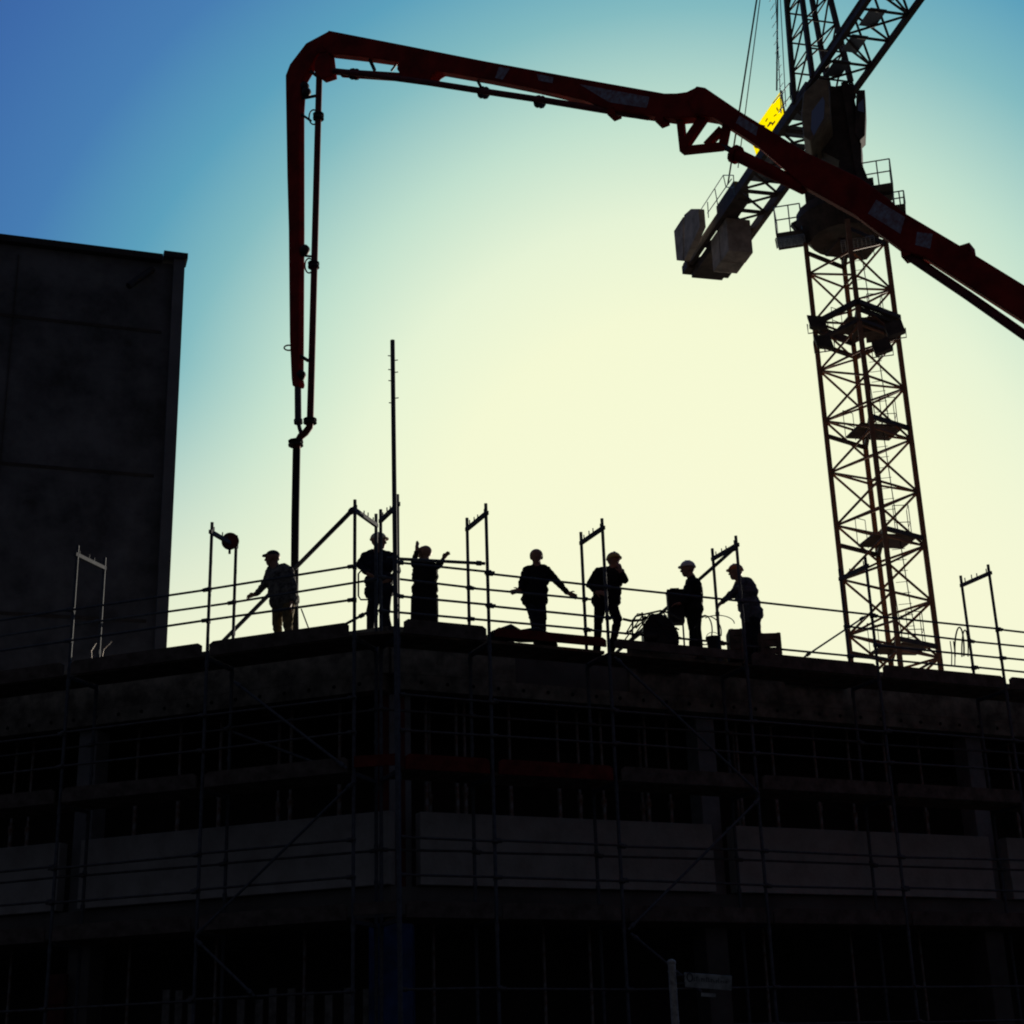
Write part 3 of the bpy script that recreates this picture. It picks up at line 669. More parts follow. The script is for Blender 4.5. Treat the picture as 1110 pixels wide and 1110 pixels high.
# operator cab at the left of the turret
cab = MB(); cpoly = [CP(*q, -.9) for q in ((873, 117), (889, 101), (900, 103), (902, 140), (893, 152), (881, 168), (873, 163), (871, 140))]
cab.prism(cpoly, fwd*1.5); co_ = cab.build('operator_cab', M['crane_cab'], crane, bevel=.04)
gl = MB(); gl.prism([CP(*q, -1.66) for q in ((880, 121), (892, 105), (894, 110), (893, 128), (882, 147), (879, 140))], fwd*.03); gl.build('cab_window', M['glass'], co_)
# switch cabinet at the right
bx = MB(); bx.prism([CP(*q, -.5) for q in ((929, 103), (938, 103), (939, 125), (938, 152), (933, 157), (927, 150))], fwd*.5); sc_ = bx.build('switch_cabinet', M['crane_dark'], crane)
MB().prism([CP(*q, -.76) for q in ((930, 113), (936, 107), (937, 122), (930, 120))], fwd*.02).build('cabinet_pane', M['glass'], sc_)
# side landings with railings
def landing(px, zpx, wx, dy_, label_h):
    c = CP(*px); mb = MB(); mb.box(c, wx, .9, .05, rgt).beam(c-rgt*wx/2-Vector((0, 0, .06)), c+rgt*wx/2-Vector((0, 0, .06)), .08, .1)
    l_ = mb.build('landing', M['crane_dark'], crane)
    railing([c-rgt*wx*.48+fwd*.42, c-rgt*wx*.48-fwd*.42, c+rgt*wx*.05-fwd*.42, c+rgt*wx*.48-fwd*.42, c+rgt*wx*.48+fwd*.42], c.z+.03, label_h, .019, nm_='landing_railing')
landing((952, 210), 0, .85, 0, .78); landing((857, 260), 0, .75, 0, .85); landing((976, 231), 0, .3, 0, .42)
for gx, gy, gw, gd in ((857, 262, .8, .5), (930, 265, .9, .6)):
    gr = MB(); gc = CP(gx, gy, -.3)
    for k in range(9): gr.box(gc+rgt*(gw*(k/8-.5)), .03, gd, .03, rgt)
    for k in range(6): gr.box(gc+fwd*(gd*(k/5-.5))+Vector((0, 0, .031)), gw, .03, .03, rgt)
    gr.build('grating', M['grate'], crane)
# jib and counter jib: one straight line over the tower at height ZJ
ZJ = 28.6
l0 = at_z(745, 288, ZJ); l1 = at_z(940, 0, ZJ); jd = (l1-l0); jd.z = 0; jd.normalize(); jn_ = Vector((-jd.y, jd.x, 0))    # jn_: to the right seen along... 
if jn_.x < 0: jn_ = -jn_
Lc = l0.lerp(l1, .5); wj = abs((at_z(846, 208, ZJ)-l0).dot(jn_)); wj2 = abs((at_z(998, 0, ZJ)-l0).dot(jn_)); wj = (wj+wj2)/2
def JP(s, k, h=0):           # s metres along the jib from the tower axis, k from left (0) to right (1)
    b0 = l0 + jd*((AX-l0).dot(jd)); return Vector((b0.x, b0.y, ZJ)) + jd*s + jn_*(wj*k) + Vector((0, 0, h))
s_end = (l0-JP(0, 0)).dot(jd)
cj = MB()
for k in (0, 1):
    cj.beam(JP(s_end-.2, k, .0), JP(.3, k, .0), .16, .34)
for i in range(9):
    s_ = s_end+.4+i*(abs(s_end)/9); cj.beam(JP(s_, 0), JP(s_, 1), .08, .1)
    cj.beam(JP(s_, 0), JP(s_+abs(s_end)/9, 1), .06, .06); cj.beam(JP(s_, 1), JP(s_+abs(s_end)/9, 0), .06, .06)
cj.build('counter_jib', M['crane_dark'], crane)
gp = MB()
for i in range(5): gp.box(JP(-4.6+i*.85, .5, .10), .55, wj*.8, .02, jd)
gp.build('grating', M['grate'], crane)
jb = MB(); JL = 24
for k in (0, 1): jb.beam(JP(0.3, k), JP(JL, k), .14, .16)
jb.tube(JP(.3, .5, 1.25), JP(JL, .5, 1.25), .09, 8)
jb.tube(JP(.3, .08, .28), JP(JL, .08, .28), .045, 6)
i = 0
while i*1.15 < JL-1.2:
    s_ = .4+i*1.15
    jb.tube(JP(s_, 0), JP(s_, 1), .04, 6); jb.tube(JP(s_, i % 2), JP(s_+1.15, 1-i % 2), .035, 6)
    for k in (0, 1):
        jb.tube(JP(s_, k), JP(s_+.575, .5, 1.25), .036, 6); jb.tube(JP(s_+.575, .5, 1.25), JP(s_+1.15, k), .036, 6)
    i += 1
jb.build('jib', M['crane_dark'], crane)
wk = MB()
for i in range(14): wk.box(JP(1.2+i*1.15, .36, .05), .75, wj*.34, .02, jd)
wk.build('jib_walkway', M['grate'], crane)
# tower head
th_ = MB(); zt1 = 37.5
hb_ = [JP(-.55, -.05), JP(-.55, .8), JP(.75, -.05), JP(.75, .8)]; ht = [JP(-.9, .25, zt1-ZJ), JP(-.9, .55, zt1-ZJ), JP(-.3, .25, zt1-ZJ), JP(-.3, .55, zt1-ZJ)]
for a, c in zip(hb_, ht): th_.beam(a, c, .13, .13, up=jd)
n_ = 8
for i in range(n_):
    for a, c in ((0, 1), (2, 3), (0, 2), (1, 3)):
        th_.tube(hb_[a].lerp(ht[a], i/n_), hb_[c].lerp(ht[c], (i+1)/n_), .032, 6); th_.tube(hb_[a].lerp(ht[a], i/n_), hb_[c].lerp(ht[c], i/n_), .028, 6)
th_.build('tower_head', M['crane_dark'], crane)
tl = MB(); sh = JP(-1.15, .1)
for s_ in (0, .35): tl.tube(JP(-1.0-s_, -.1, .2), JP(-1.1-s_, .2, 7.5), .014, 5)
for i in range(22): tl.tube(JP(-1.0, -.1, .4+i*.32), JP(-1.35, -.1, .4+i*.32), .01, 5)
tl.build('head_ladder', M['rail'], crane)
pd = MB(); apex = JP(-.6, .4, zt1-ZJ)
for x, y, s_ in ((789, 200, .03), (800, 182, .018)):
    pd.tube(JP(-.9, .25, zt1-ZJ), at_plane(x, y, JP(0, 0), jn_)*1.0, s_, 6)
pd.tube(JP(-.9, .3, zt1-ZJ), at_plane(842, 98, JP(0, 0), jn_), .026, 6)
pd.tube(JP(-.3, .5, zt1-ZJ), JP(JL*.8, .5, 1.25), .03, 6)
pd.build('pendant_rope', M['dark_steel'], crane)
# railing along the counter jib
def JX(x, y, k=0): return at_plane(x, y, JP(0, k), jn_)
rl = MB()
for a, c in (((760, 227), (784, 190)), ((767, 231), (793, 194)), ((784, 190), (795, 190)), ((784, 190), (787, 203)), ((795, 190), (796, 211)), ((767, 219), (768, 236)), ((760, 227), (763, 240)), ((775, 205), (778, 222)), ((787, 203), (796, 203)), ((838, 112), (856, 90)), ((844, 122), (858, 102)), ((856, 90), (857, 108)), ((848, 100), (849, 118))):
    rl.tube(JX(*a, -.1), JX(*c, -.1), .018, 6)
rl.build('counter_jib_railing', M['rail'], crane)
# ballast blocks
for bp_ in (((733.5, 250.7), (743.6, 235.2), (743.8, 283.3), (736.4, 282.5)), ((744.6, 233.2), (752, 226.7), (760.4, 226.7), (762, 246), (744.8, 283))):
    MB().prism([JX(*q, -.28) for q in bp_], jn_*.22).build('ballast_block', M['ballast'], crane, bevel=.02)
q = at_z(800, 237, ZJ-.1); sB = (q-JP(0, 0)).dot(jd); kB = (q-JP(0, 0)).dot(jn_)/wj
for k in (0, 1): MB().box(JP(sB-.36-k*.76, kB, -.72), .72, .86, 1.25-.04*k, jd).build('ballast_block', M['ballast'], crane, bevel=.03)
MB().box(JP(sB-2.2, .5, -.3), 2.6, wj*.8, .3, jd).box(JP(s_end+.1, .5, -.12), .5, wj+.3, .3, jd).box(JP(sB+.3, .2, .25), 1.6, .5, .7, jd).build('winch_frame', M['crane_dark'], crane)
# yellow sheet sign on the counter jib
spoly = [JX(*q, .50) for q in ((846.5, 98.5), (851.5, 129), (821, 172), (813, 147))]
sg = MB(); sg.prism(spoly, jn_*.012); sgo = sg.build('yellow_sign', M['yellow'], crane)
fe = MB(); fe.tube(spoly[0], spoly[1], .035, 6); fe.tube(spoly[1], spoly[2], .02, 6); fe.build('sign_frame', M['yellow_edge'], sgo)
# worn dark brush-like lettering on the sign
sm = MB()
for a, c, r in (((842, 117), (843.5, 120), .02), ((845.5, 118), (846, 121), .022), ((830, 131.5), (832, 128.5), .018), ((832, 137), (836, 132.5), .028), ((837, 135.5), (840, 131.5), .024), ((825, 136), (829, 137), .03), ((839, 126), (841.5, 124), .012), ((834, 133), (838, 134), .022), ((818, 158.5), (820.5, 160), .03)):
    sm.beam(JX(*a, .482), JX(*c, .482), .02, r*2, up=jn_.cross(Vector((0, 0, 1))))
sm.build('sign_lettering', M['yellow_edge'], sgo)

# ------------------------------------------------------------------ street sign in front
sp = at_hd(732, 1108, 15.0); sp.z = 0; st_top = at_hd(732.5, 1043, 15.0).z
ss = thing('street_sign', sp, 'scuffed pale sign post with a small dirty name plate in front of the site', 'street sign')
MB().tube(sp, Vector((sp.x, sp.y, st_top)), .036, 14).ball((sp.x, sp.y, st_top), .042, .042, .03).tube(Vector((sp.x, sp.y, st_top-.09)), Vector((sp.x, sp.y, st_top-.07)), .04, 14).build('post', M['pole'], ss)
pl = [at_hd(x, y, 15.02) for x, y in ((741.5, 1054), (793.5, 1058), (793, 1074), (742.5, 1070))]
pn = (pl[1]-pl[0]).cross(pl[3]-pl[0]).normalized()
plate = MB().prism(pl, pn*.014).build('name_plate', M['plate'], ss, bevel=.004)
if pn.y > 0: pn = -pn
ex = (pl[1]-pl[0]).normalized(); ey = (pl[0]-pl[3]).normalized(); o0 = pl[3]
MB().tube(Vector((sp.x, sp.y, pl[0].z-.03)), pl[0]-ey*.03, .012, 6).tube(Vector((sp.x, sp.y, pl[3].z+.03)), pl[3]+ey*.03, .012, 6).build('plate_clamp', M['dark_steel'], ss)
ink = MB(); cO = o0+ex*.05+ey*.09+pn*.009
ink.path([cO+ex*.024*math.cos(t)+ey*.036*math.sin(t) for t in [i*math.pi/8 for i in range(17)]], .005, 5)
xx = .09
for i in range(14):
    hh_ = random.choice([.022, .03, .04]); c = o0+ex*xx+ey*.075+pn*.009
    ink.beam(c-ey*.015, c+ey*(hh_-.015), .005, .007, up=pn); 
    if i % 2: ink.beam(c+ey*(hh_-.02), c+ex*.014+ey*(hh_-.02), .005, .006, up=pn)
    xx += .022
ink.build('lettering', M['ink'], plate)
lp = [at_hd(x, y, 15.02) for x, y in ((760, 1076), (776, 1077), (776, 1081), (760, 1080))]; MB().prism(lp, pn*.01).build('lower_plate', M['plate'], ss)

# ------------------------------------------------------------------ work gear on the deck
# round lamp on the frame
lq = PL(2.42, .73, 0); lz = at_plane(249.3, 587, PL(0, .73), nL)
lz = lz + (CAM-lz).normalized()*.20
lm = thing('round_lamp', lz, 'round dark work lamp fixed on top of a scaffold post, right of the blank wall', 'lamp')
ax_ = Vector((.35, -.9, -.1)).normalized()
MB().tube(lz-ax_*.05, lz+ax_*.045, .125, 24, .135).tube(lz-ax_*.09, lz-ax_*.05, .06, 16, .12).build('lamp_housing', M['dark_steel'], lm)
MB().tube(lz+ax_*.046, lz+ax_*.052, .118, 24).build('lens', M['pipe'], lm)
MB().tube(lz-ax_*.03, Vector((lz.x, lz.y, lz.z-.2)), .02, 8).build('stalk', M['galv'], lm)
def lump(x, y, Y, sx, sy, sz, name, label, cat, m_='black', group=None, seed=1):
    c = at_y(x, y, Y); c.z = ZD+sz/2
    rnd = random.Random(seed); mb = MB(); mb.ball((0, 0, 0), sx/2, sy/2, sz/2, 18, 12)
    mb.v = [(a*(1+.16*rnd.uniform(-1, 1)), d*(1+.16*rnd.uniform(-1, 1)), e_*(1+.18*rnd.uniform(-1, 1))) for a, d, e_ in mb.v]
    mb.v = [(a+c.x, d+c.y, max(e_, -sz*.47)+c.z) for a, d, e_ in mb.v]
    return tag(mb.build(name, M[m_], None, (c.x, c.y, ZD)), label, cat, group)
tag(MB().path([PR(1.6, .25, DK+.10), PR(1.9, .25, DK+.20), PR(2.05, .26, DK+.16), PR(2.3, .25, DK+.20), PR(2.55, .25, DK+.14), PR(2.62, .25, DK+.03)], [.10, .13, .10, .12, .10, .05], 9).build('tarpaulin_roll', M['black'], None, PR(2, .25, DK)), 'rumpled dark tarpaulin rolled up on the deck left of the bare-headed man', 'tarpaulin')
# concrete vibrator / generator with tube cradle and hoses
gY = 24.35
def G(x, y, dy=0): return at_y(x, y, gY+dy)
gen = thing('site_generator', Vector((G(715, 690).x, gY, ZD)), 'dark site generator in a bent tube cradle between the two helmeted men', 'machine')
gb_ = MB(); gb_.prism([G(*q) for q in ((703, 672), (714, 670), (726, 676), (734, 690), (735, 702), (697, 702), (696, 682))], Vector((0, .5, 0))); gb_.build('engine_block', M['dark_steel'], gen, bevel=.02)
MB().tube(G(705, 672), G(722, 674), .11, 12).tube(G(700, 690, -.28), G(712, 690, -.28), .07, 10).build('fuel_tank', M['dark_steel'], gen)
cr = MB(); 
for dy in (-.3, .3):
    cr.path([G(685, 700, dy), G(686, 672, dy), G(689, 668, dy), G(716, 662, dy), G(724, 664, dy), G(740, 672, dy), G(742, 702, dy)], .016, 6)
cr.tube(G(686, 672, -.3), G(686, 672, .3), .016, 6).tube(G(716, 662, -.3), G(716, 662, .3), .016, 6).tube(G(696, 664, -.3), G(700, 702, -.3), .016, 6)
cr.path([G(675, 671, -.2), G(684, 673, -.2), G(697, 672, -.2), G(700, 668, -.2)], .022, 6)
cr.build('tube_cradle', M['dark_steel'], gen)
hs = MB()
for k in range(7):
    rnd = random.Random(k); x0 = rnd.uniform(674, 690); x1 = rnd.uniform(715, 740)
    hs.path([G(x0, rnd.uniform(680, 700), -.35), G((x0*2+x1)/3, rnd.uniform(662, 684), -.38), G((x0+2*x1)/3, rnd.uniform(664, 690), -.36), G(x1, rnd.uniform(668, 700), -.34)], .012, 6)
hs.build('cable', M['hose'], gen)
def loop(x, y, rx, ry, r, Y, label, a0=0, a1=6.3, name='cable_loop', n=18):
    pts = [at_y(x+rx*math.cos(a0+(a1-a0)*i/n), y+ry*math.sin(a0+(a1-a0)*i/n), Y+.05*math.sin(i)) for i in range(n+1)]
    tag(MB().path(pts, r, 6).build(name, M['hose'], None, pts[0]), label, 'cable')
loop(764, 683, 8, 16, .011, 24.3, 'coil of cable on edge behind the man in the white helmet', -2.2, 3.6)
loop(767, 686, 15, 18, .009, 24.45, 'wide thin cable arch behind the white-helmeted mans legs', -2.9, .2)
loop(778, 676, 18, 9, .008, 24.5, 'thin cable curving to the right above the deck, toward the orange-helmeted man', -2.4, .0)
loop(1040, 704, 5, 24, .014, 25.9, 'narrow bent loop of rebar standing up on the roof right of the crane', math.pi*.9, math.pi*2.1, 'rebar_loop')
loop(1046, 705, 3.5, 22, .012, 26.2, 'slim bent loop of rebar just right of the wider one', math.pi*.9, math.pi*2.1, 'rebar_loop')
for x, lab in ((1030, 'thin rebar stub left of the rebar loops'), (1033.5, 'thin leaning rebar stub nearest the rebar loops')):
    a = at_y(x+1.5, 722, 26.0); c = at_y(x, 695, 26.0); tag(MB().path([a, a.lerp(c, .5)+Vector((.015, 0, 0)), c], .010, 6).build('rebar', M['prop_steel'], None, a), lab, 'rebar')
for x, x2, yt, lab in ((388-277, 120, 702, 'bent starter bar at the left end of the roof'),):
    pass
for i, (x, y0, x1, y1) in enumerate(((100, 718, 104, 697), (108, 717, 121, 695))):
    a = at_y(x, y0+8, 24.6); c = at_y(x1, y1, 24.6); mid = a.lerp(c, .6)+Vector((-.06, 0, .05))
    tag(MB().path([a, mid, c], .012, 6).build('rebar', M['prop_steel'], None, a), ['bent starter bar on the roof before the blank wall, shorter', 'long curved starter bar on the roof before the blank wall'][i], 'rebar')
# crates around the leaning man
def crate(x0, x1, ytop, Y, dep_, label, m_='toe'):
    a = at_y(x0, ytop, Y); c = at_y(x1, ytop, Y); z1 = (a.z+c.z)/2; cx = (a.x+c.x)/2; wd = c.x-a.x
    mb = MB(); hz = z1-ZD
    for k in range(4): mb.box((cx, Y, ZD+hz*(k+.5)/4), wd, .02, hz/4-.012).box((cx, Y+dep_, ZD+hz*(k+.5)/4), wd, .02, hz/4-.012)
    for s_ in (-1, 1): mb.box((cx+s_*(wd/2-.01), Y+dep_/2, ZD+hz/2), .022, dep_-.03, hz); 
    for s_ in (-1, 1): mb.box((cx+s_*(wd/2-.04), Y-.02, ZD+hz/2), .05, .02, hz*.98)
    mb.box((cx, Y+dep_/2, ZD+.02), wd-.05, dep_-.05, .03); mb.box((cx, Y+dep_/2, z1-.02), wd-.05, dep_-.05, .03)
    tag(mb.build('wooden_crate', M[m_], None, (cx, Y+dep_/2, ZD)), label, 'crate', 'crates on the roof deck')
crate(790, 806, 681.5, 24.6, .4, 'small dark crate left of the leaning mans legs')
crate(822, 846, 686, 25.0, .45, 'wide dark crate right of the leaning mans legs')
bk = at_y(773.5, 700, 24.2)
bkt = MB(); bkt.tube((bk.x, bk.y, ZD), (bk.x, bk.y, ZD+.22), .09, 14, .11).tube((bk.x, bk.y, ZD+.2), (bk.x, bk.y, ZD+.225), .12, 14)
bkt.path([(bk.x+.11*math.cos(t), bk.y, ZD+.21+.1*math.sin(t)) for t in [i*math.pi/8 for i in range(9)]], .006, 5)
tag(bkt.build('bucket', M['hose'], None, (bk.x, bk.y, ZD)), 'small dark bucket on the deck between the cable coil and the crates', 'bucket')
# loose formwork beam on the deck edge right
for (x0, y0, x1, y1, lab) in ((850, 712, 915, 718, 'loose timber lying along the deck edge before the crane tower'), (690, 701, 735, 704, 'short loose timber under the generator')):
    a = at_plane(x0, y0, PR(0, .95), nR); c = at_plane(x1, y1, PR(0, .95), nR)
    a.z = c.z = DK+.03; tag(MB().beam(a, c, .1, .07).build('timber', M['toe'], None, a), lab, 'timber')

# ------------------------------------------------------------------ people
def capsule(mb, a, c, ra, rc, n=14):
    a = Vector(a); c = Vector(c); X = c-a; L = X.length
    if L < 1e-5: mb.ball(a, ra, ra, ra, n, 10); return
    X.normalize(); u = X.cross(Vector((.13, .4, .9))); u.normalize(); w_ = X.cross(u); rings = []
    for k in range(5): ph = -math.pi/2+math.pi/2*k/4; rings.append((a+X*(ra*math.sin(ph)), ra*math.cos(ph)))
    for k in range(5): ph = math.pi/2*k/4; rings.append((c+X*(rc*math.sin(ph)), rc*math.cos(ph)))
    vs = [P+(u*math.cos(2*math.pi*i/n)+w_*math.sin(2*math.pi*i/n))*max(r, 1e-4) for P, r in rings for i in range(n)]
    mb.add(vs, [(j*n+i, j*n+(i+1) % n, (j+1)*n+(i+1) % n, (j+1)*n+i) for j in range(len(rings)-1) for i in range(n)])
    mb.add(vs[:n], [tuple(range(n-1, -1, -1))]); mb.add(vs[-n:], [tuple(range(n))])
def person(spec):
    Y = spec['Y']; fa = R_(spec['face'])                   # facing: 0 = away, 90 = right, 180 = camera, 270 = left
    fw = Vector((math.sin(fa), math.cos(fa), 0)); sd = Vector((fw.y, -fw.x, 0)); up = Vector((0, 0, 1))
    J = {}
    for k, v in spec['j'].items(): J[k] = at_y(v[0], v[1], Y+(v[2] if len(v) > 2 else 0))
    root_z = spec.get('z', ZD)
    for s_ in 'lr':
        k = 'f'+s_; q = J[k]; q.z = root_z+.075
    root = thing('person', (J['pel'].x, Y, root_z), spec['label'], 'person', None)
    prims = []                                             # (a, c, ra, rc, zone)
    def cap(a, c, ra, rc, zone): prims.append((Vector(a), Vector(c), ra, rc, zone))
    fat = spec.get('fat', 1.0); top, bot = 1, 2
    hd = J['head']; hs_ = spec.get('hs', 1.0)
    tilt = (hd-J['neck']).normalized()
    # head: skull, jaw, nose, ears, brow, lips
    cap(hd+up*.025-fw*.014, hd+up*.030+fw*.018, .104, .097, 0); cap(hd-up*.045+fw*.028, hd-up*.080+fw*.052, .078, .046, 0)
    cap(hd+fw*.098+up*.01, hd+fw*.118-up*.028, .012, .017, 0); cap(hd+fw*.085+up*.035-sd*.04, hd+fw*.085+up*.035+sd*.04, .022, .022, 0)
    cap(hd+fw*.094-up*.062-sd*.018, hd+fw*.094-up*.062+sd*.018, .011, .011, 0)
    for s_ in (-1, 1):
        cap(hd+sd*s_*.092+up*.012-fw*.01, hd+sd*s_*.09-up*.03-fw*.002, -.0+.020, .014, 0); cap(hd+sd*s_*.032+fw*.088+up*.012, hd+sd*s_*.034+fw*.088+up*.012, .014, .014, 0)
    cap(hd-up*.06-fw*.01, J['neck'], .064, .072, 0)
    sl_, sr_ = J['sl'], J['sr']; ch = (sl_+sr_)/2; pel = J['pel']
    cap(J['neck'], ch, .065, .09, top)
    cap(sl_.lerp(sr_, .12), sl_.lerp(sr_, .88), .078*fat, .078*fat, top)
    for S in (sl_, sr_): cap(J['neck']-up*.01, S.lerp(J['neck'], .25), .062, .062, top)
    w1 = ch.lerp(pel, .30); w2 = ch.lerp(pel, .68); half = (sr_-sl_)*.5
    ww = spec.get('waist', .55)
    hv = Vector((half.x, half.y, 0)); hv = hv if hv.length > .05 else sd*.1
    hv = hv.normalized()*min(max(hv.length, .09), .2)
    for c_, f_, r_ in ((ch.lerp(pel, .16), .62, .115), (w1, .60, .125), (w2, ww, .12), (pel+up*.02, ww*1.04, .122)):
        cap(c_-hv*f_, c_+hv*f_, r_*fat, r_*fat, top)
    cap(w1, w2, .145*fat, .135*fat, top); cap(w2, pel, .135*fat, .13*fat, top)
    if spec.get('coat'):
        lo = pel+up*-.34
        cap(pel-hv*.6, lo-hv*.62, .125*fat, .125*fat, top); cap(pel+hv*.6, lo+hv*.62, .125*fat, .125*fat, top); cap(pel, lo, .14*fat, .14*fat, top)
    hands = []
    for s_, S in (('l', sl_), ('r', sr_)):
        e_, h_ = J['e'+s_], J['h'+s_]
        cap(S, e_, .068, .052, top); cap(e_, e_.lerp(h_, .9), .052, .040, top if not spec.get('bare') else 0)
        dirn = (h_-e_).normalized(); hands.append((s_, h_, dirn))
        hz = 3 if spec.get('gloves') else 0
        hdn = spec.get('hd'+s_); dn = Vector(hdn).normalized() if hdn else dirn
        cap(e_.lerp(h_, .88), h_, .034, .032, hz)
        acr = dn.cross(fw);
        if acr.length < .2: acr = dn.cross(up)
        acr.normalize(); pal = dn.cross(acr).normalized()
        pc = h_+dn*.05
        for k in (-1.5, -.5, .5, 1.5): cap(h_, h_+dn*.085+acr*k*.019, .024, .016, hz)
        curl = spec.get('curl'+s_, .35)
        for k, L_ in ((-1.5, .062), (-.5, .078), (.5, .082), (1.5, .070)):
            b0 = h_+dn*.09+acr*k*.021*(1+.0); d1 = (dn+pal*curl*.7+acr*k*.08*spec.get('splay', 1)).normalized(); m_ = b0+d1*L_*.55
            d2 = (dn*(1-curl)+pal*curl*1.4+acr*k*.06).normalized(); cap(b0, m_, .0105, .0098, hz); cap(m_, m_+d2*L_*.5, .0098, .0085, hz)
        ts = -1 if s_ == 'l' else 1
        tb = h_+dn*.03+acr*ts*.03; t1 = tb+(acr*ts*.75+dn*.55+pal*.25).normalized()*.045; cap(h_+dn*.02, tb, .022, .017, hz); cap(tb, t1, .014, .012, hz); cap(t1, t1+(dn*.8+acr*ts*.25+pal*.3).normalized()*.032, .012, .0095, hz)
    for s_ in 'lr':
        hp, kn_, ft = J['p'+s_], J.get('k'+s_), J['f'+s_]
        if kn_ is None: kn_ = hp.lerp(ft, .5)+fw*.03
        cap(hp, kn_, .092*fat**.5, .070, bot); cap(kn_, ft+up*.03, .066, .055, bot)
        fd = spec.get('ft'+s_); fv = Vector(fd).normalized() if fd else (fw+sd*(.25 if s_ == 'r' else -.25)).normalized()
        cap(ft-fv*.05-up*.028, ft+fv*.14-up*.038, .046, .036, 4); cap(ft+up*.05, ft-up*.015, .056, .05, 4)
    mb = MB()
    for a, c, ra, rc, z in prims: capsule(mb, a, c, ra, rc)
    me = bpy.data.meshes.new('tmp'); o3 = ORG[root.name]
    me.from_pydata([tuple(Vector(q)-o3) for q in mb.v], [], mb.f); me.update()
    tmp = bpy.data.objects.new('tmp', me); col.objects.link(tmp)
    rm = tmp.modifiers.new('r', 'REMESH'); rm.mode = 'VOXEL'; rm.voxel_size = .0085
    smo = tmp.modifiers.new('s', 'SMOOTH'); smo.iterations = 6; smo.factor = .5
    dc = tmp.modifiers.new('d', 'DECIMATE'); dc.ratio = .2
    dg = bpy.context.evaluated_depsgraph_get(); ev = tmp.evaluated_get(dg)
    nm_ = bpy.data.meshes.new_from_object(ev); bpy.data.objects.remove(tmp); bpy.data.meshes.remove(me)
    nm_.name = 'body'
    mats = [M['skin'], M[spec['top']], M[spec['bot']], M['glove'], M['boots']]
    nm_.materials.clear()
    for q in mats: nm_.materials.append(q)
    nf = len(nm_.polygons); ce = np.zeros(nf*3); nm_.polygons.foreach_get('center', ce); ce = ce.reshape(-1, 3)+np.array(o3)
    best = np.full(nf, 1e9); zn = np.zeros(nf, dtype=np.int32)
    for a, c, ra, rc, z in prims:
        a_ = np.array(a); d_ = np.array(c)-a_; L2 = max(d_@d_, 1e-9); t = np.clip((ce-a_)@d_/L2, 0, 1); ds = np.linalg.norm(ce-(a_+t[:, None]*d_), axis=1)-(ra+(rc-ra)*t)
        k = ds < best; best[k] = ds[k]; zn[k] = z
    nm_.polygons.foreach_set('material_index', zn); nm_.polygons.foreach_set('use_smooth', np.ones(nf, dtype=bool)); nm_.update()
    nl = len(nm_.loops); lv = np.zeros(nl, dtype=np.int32); nm_.loops.foreach_get('vertex_index', lv)
    lt = np.zeros(nf, dtype=np.int32); nm_.polygons.foreach_get('loop_total', lt); lz = np.repeat(zn, lt)
    nv = len(nm_.vertices); soft = np.ones(nv, dtype=bool); soft[lv[(lz != 1) & (lz != 2)]] = False
    co = np.zeros(nv*3); nm_.vertices.foreach_get('co', co); co = co.reshape(-1, 3); no = np.zeros(nv*3); nm_.vertex_normals.foreach_get('vector', no); no = no.reshape(-1, 3)
    q_ = co+np.array(o3); a_ = np.sin(q_[:, 0]*31+np.sin(q_[:, 2]*23)*1.7)*np.sin(q_[:, 2]*37+np.sin(q_[:, 0]*19+q_[:, 1]*27)*2.1); b_ = np.sin(q_[:, 2]*83+np.sin(q_[:, 0]*47)*2)*np.sin(q_[:, 0]*61+q_[:, 1]*53)
    co += no*((.009*a_+.005*b_+.004)*soft)[:, None]                 # creases and folds of the work clothes
    nm_.vertices.foreach_set('co', co.ravel()); nm_.update()
    body = bpy.data.objects.new('body', nm_); col.objects.link(body); body.parent = root; ORG[body.name] = o3
    # headgear
    rot = Matrix((sd, fw, up)).transposed()
    hg = spec.get('hat')
    if hg == 'cap':
        mb = MB(); mb.ball(hd+up*.045-fw*.005, .104, .112, .082, 20, 8, rot, zmin=-.12)
        br = [hd+up*.05+fw*(.09)+sd*.075, hd+up*.042+fw*.15+sd*.05, hd+up*.038+fw*.168, hd+up*.042+fw*.15-sd*.05, hd+up*.05+fw*.09-sd*.075]
        mb.prism(br, up*.012); mb.build('cap', M['cap'], root)
    elif hg:
        mb = MB(); mb.ball(hd+up*.052-fw*.005, .116, .130, .108, 22, 9, rot, zmin=-.06)
        rim = [hd+up*.045+(sd*math.cos(t)*.122+fw*(math.sin(t)*(.137 if math.sin(t) < 0 else .168)-.005)) for t in [i*2*math.pi/20 for i in range(20)]]
        mb.prism(rim, up*.014); mb.beam(hd+up*.156-fw*.05, hd+up*.156+fw*.04, .03, .014)
        mb.build('helmet', M[hg], root)
    elif spec.get('hair'):
        mb = MB(); mb.ball(hd+up*.040-fw*.024, .108, .110, .104, 18, 9, rot, zmin=-.45); mb.build('hair', M['hair'], root)
    return root
def Yof(x, ytop, h):        # depth at which a figure of height h standing on the deck has its crown there
    d = ray(x, ytop); t = (ZD+h-CAM.z)/d.z; return CAM.y+d.y*t
P = []
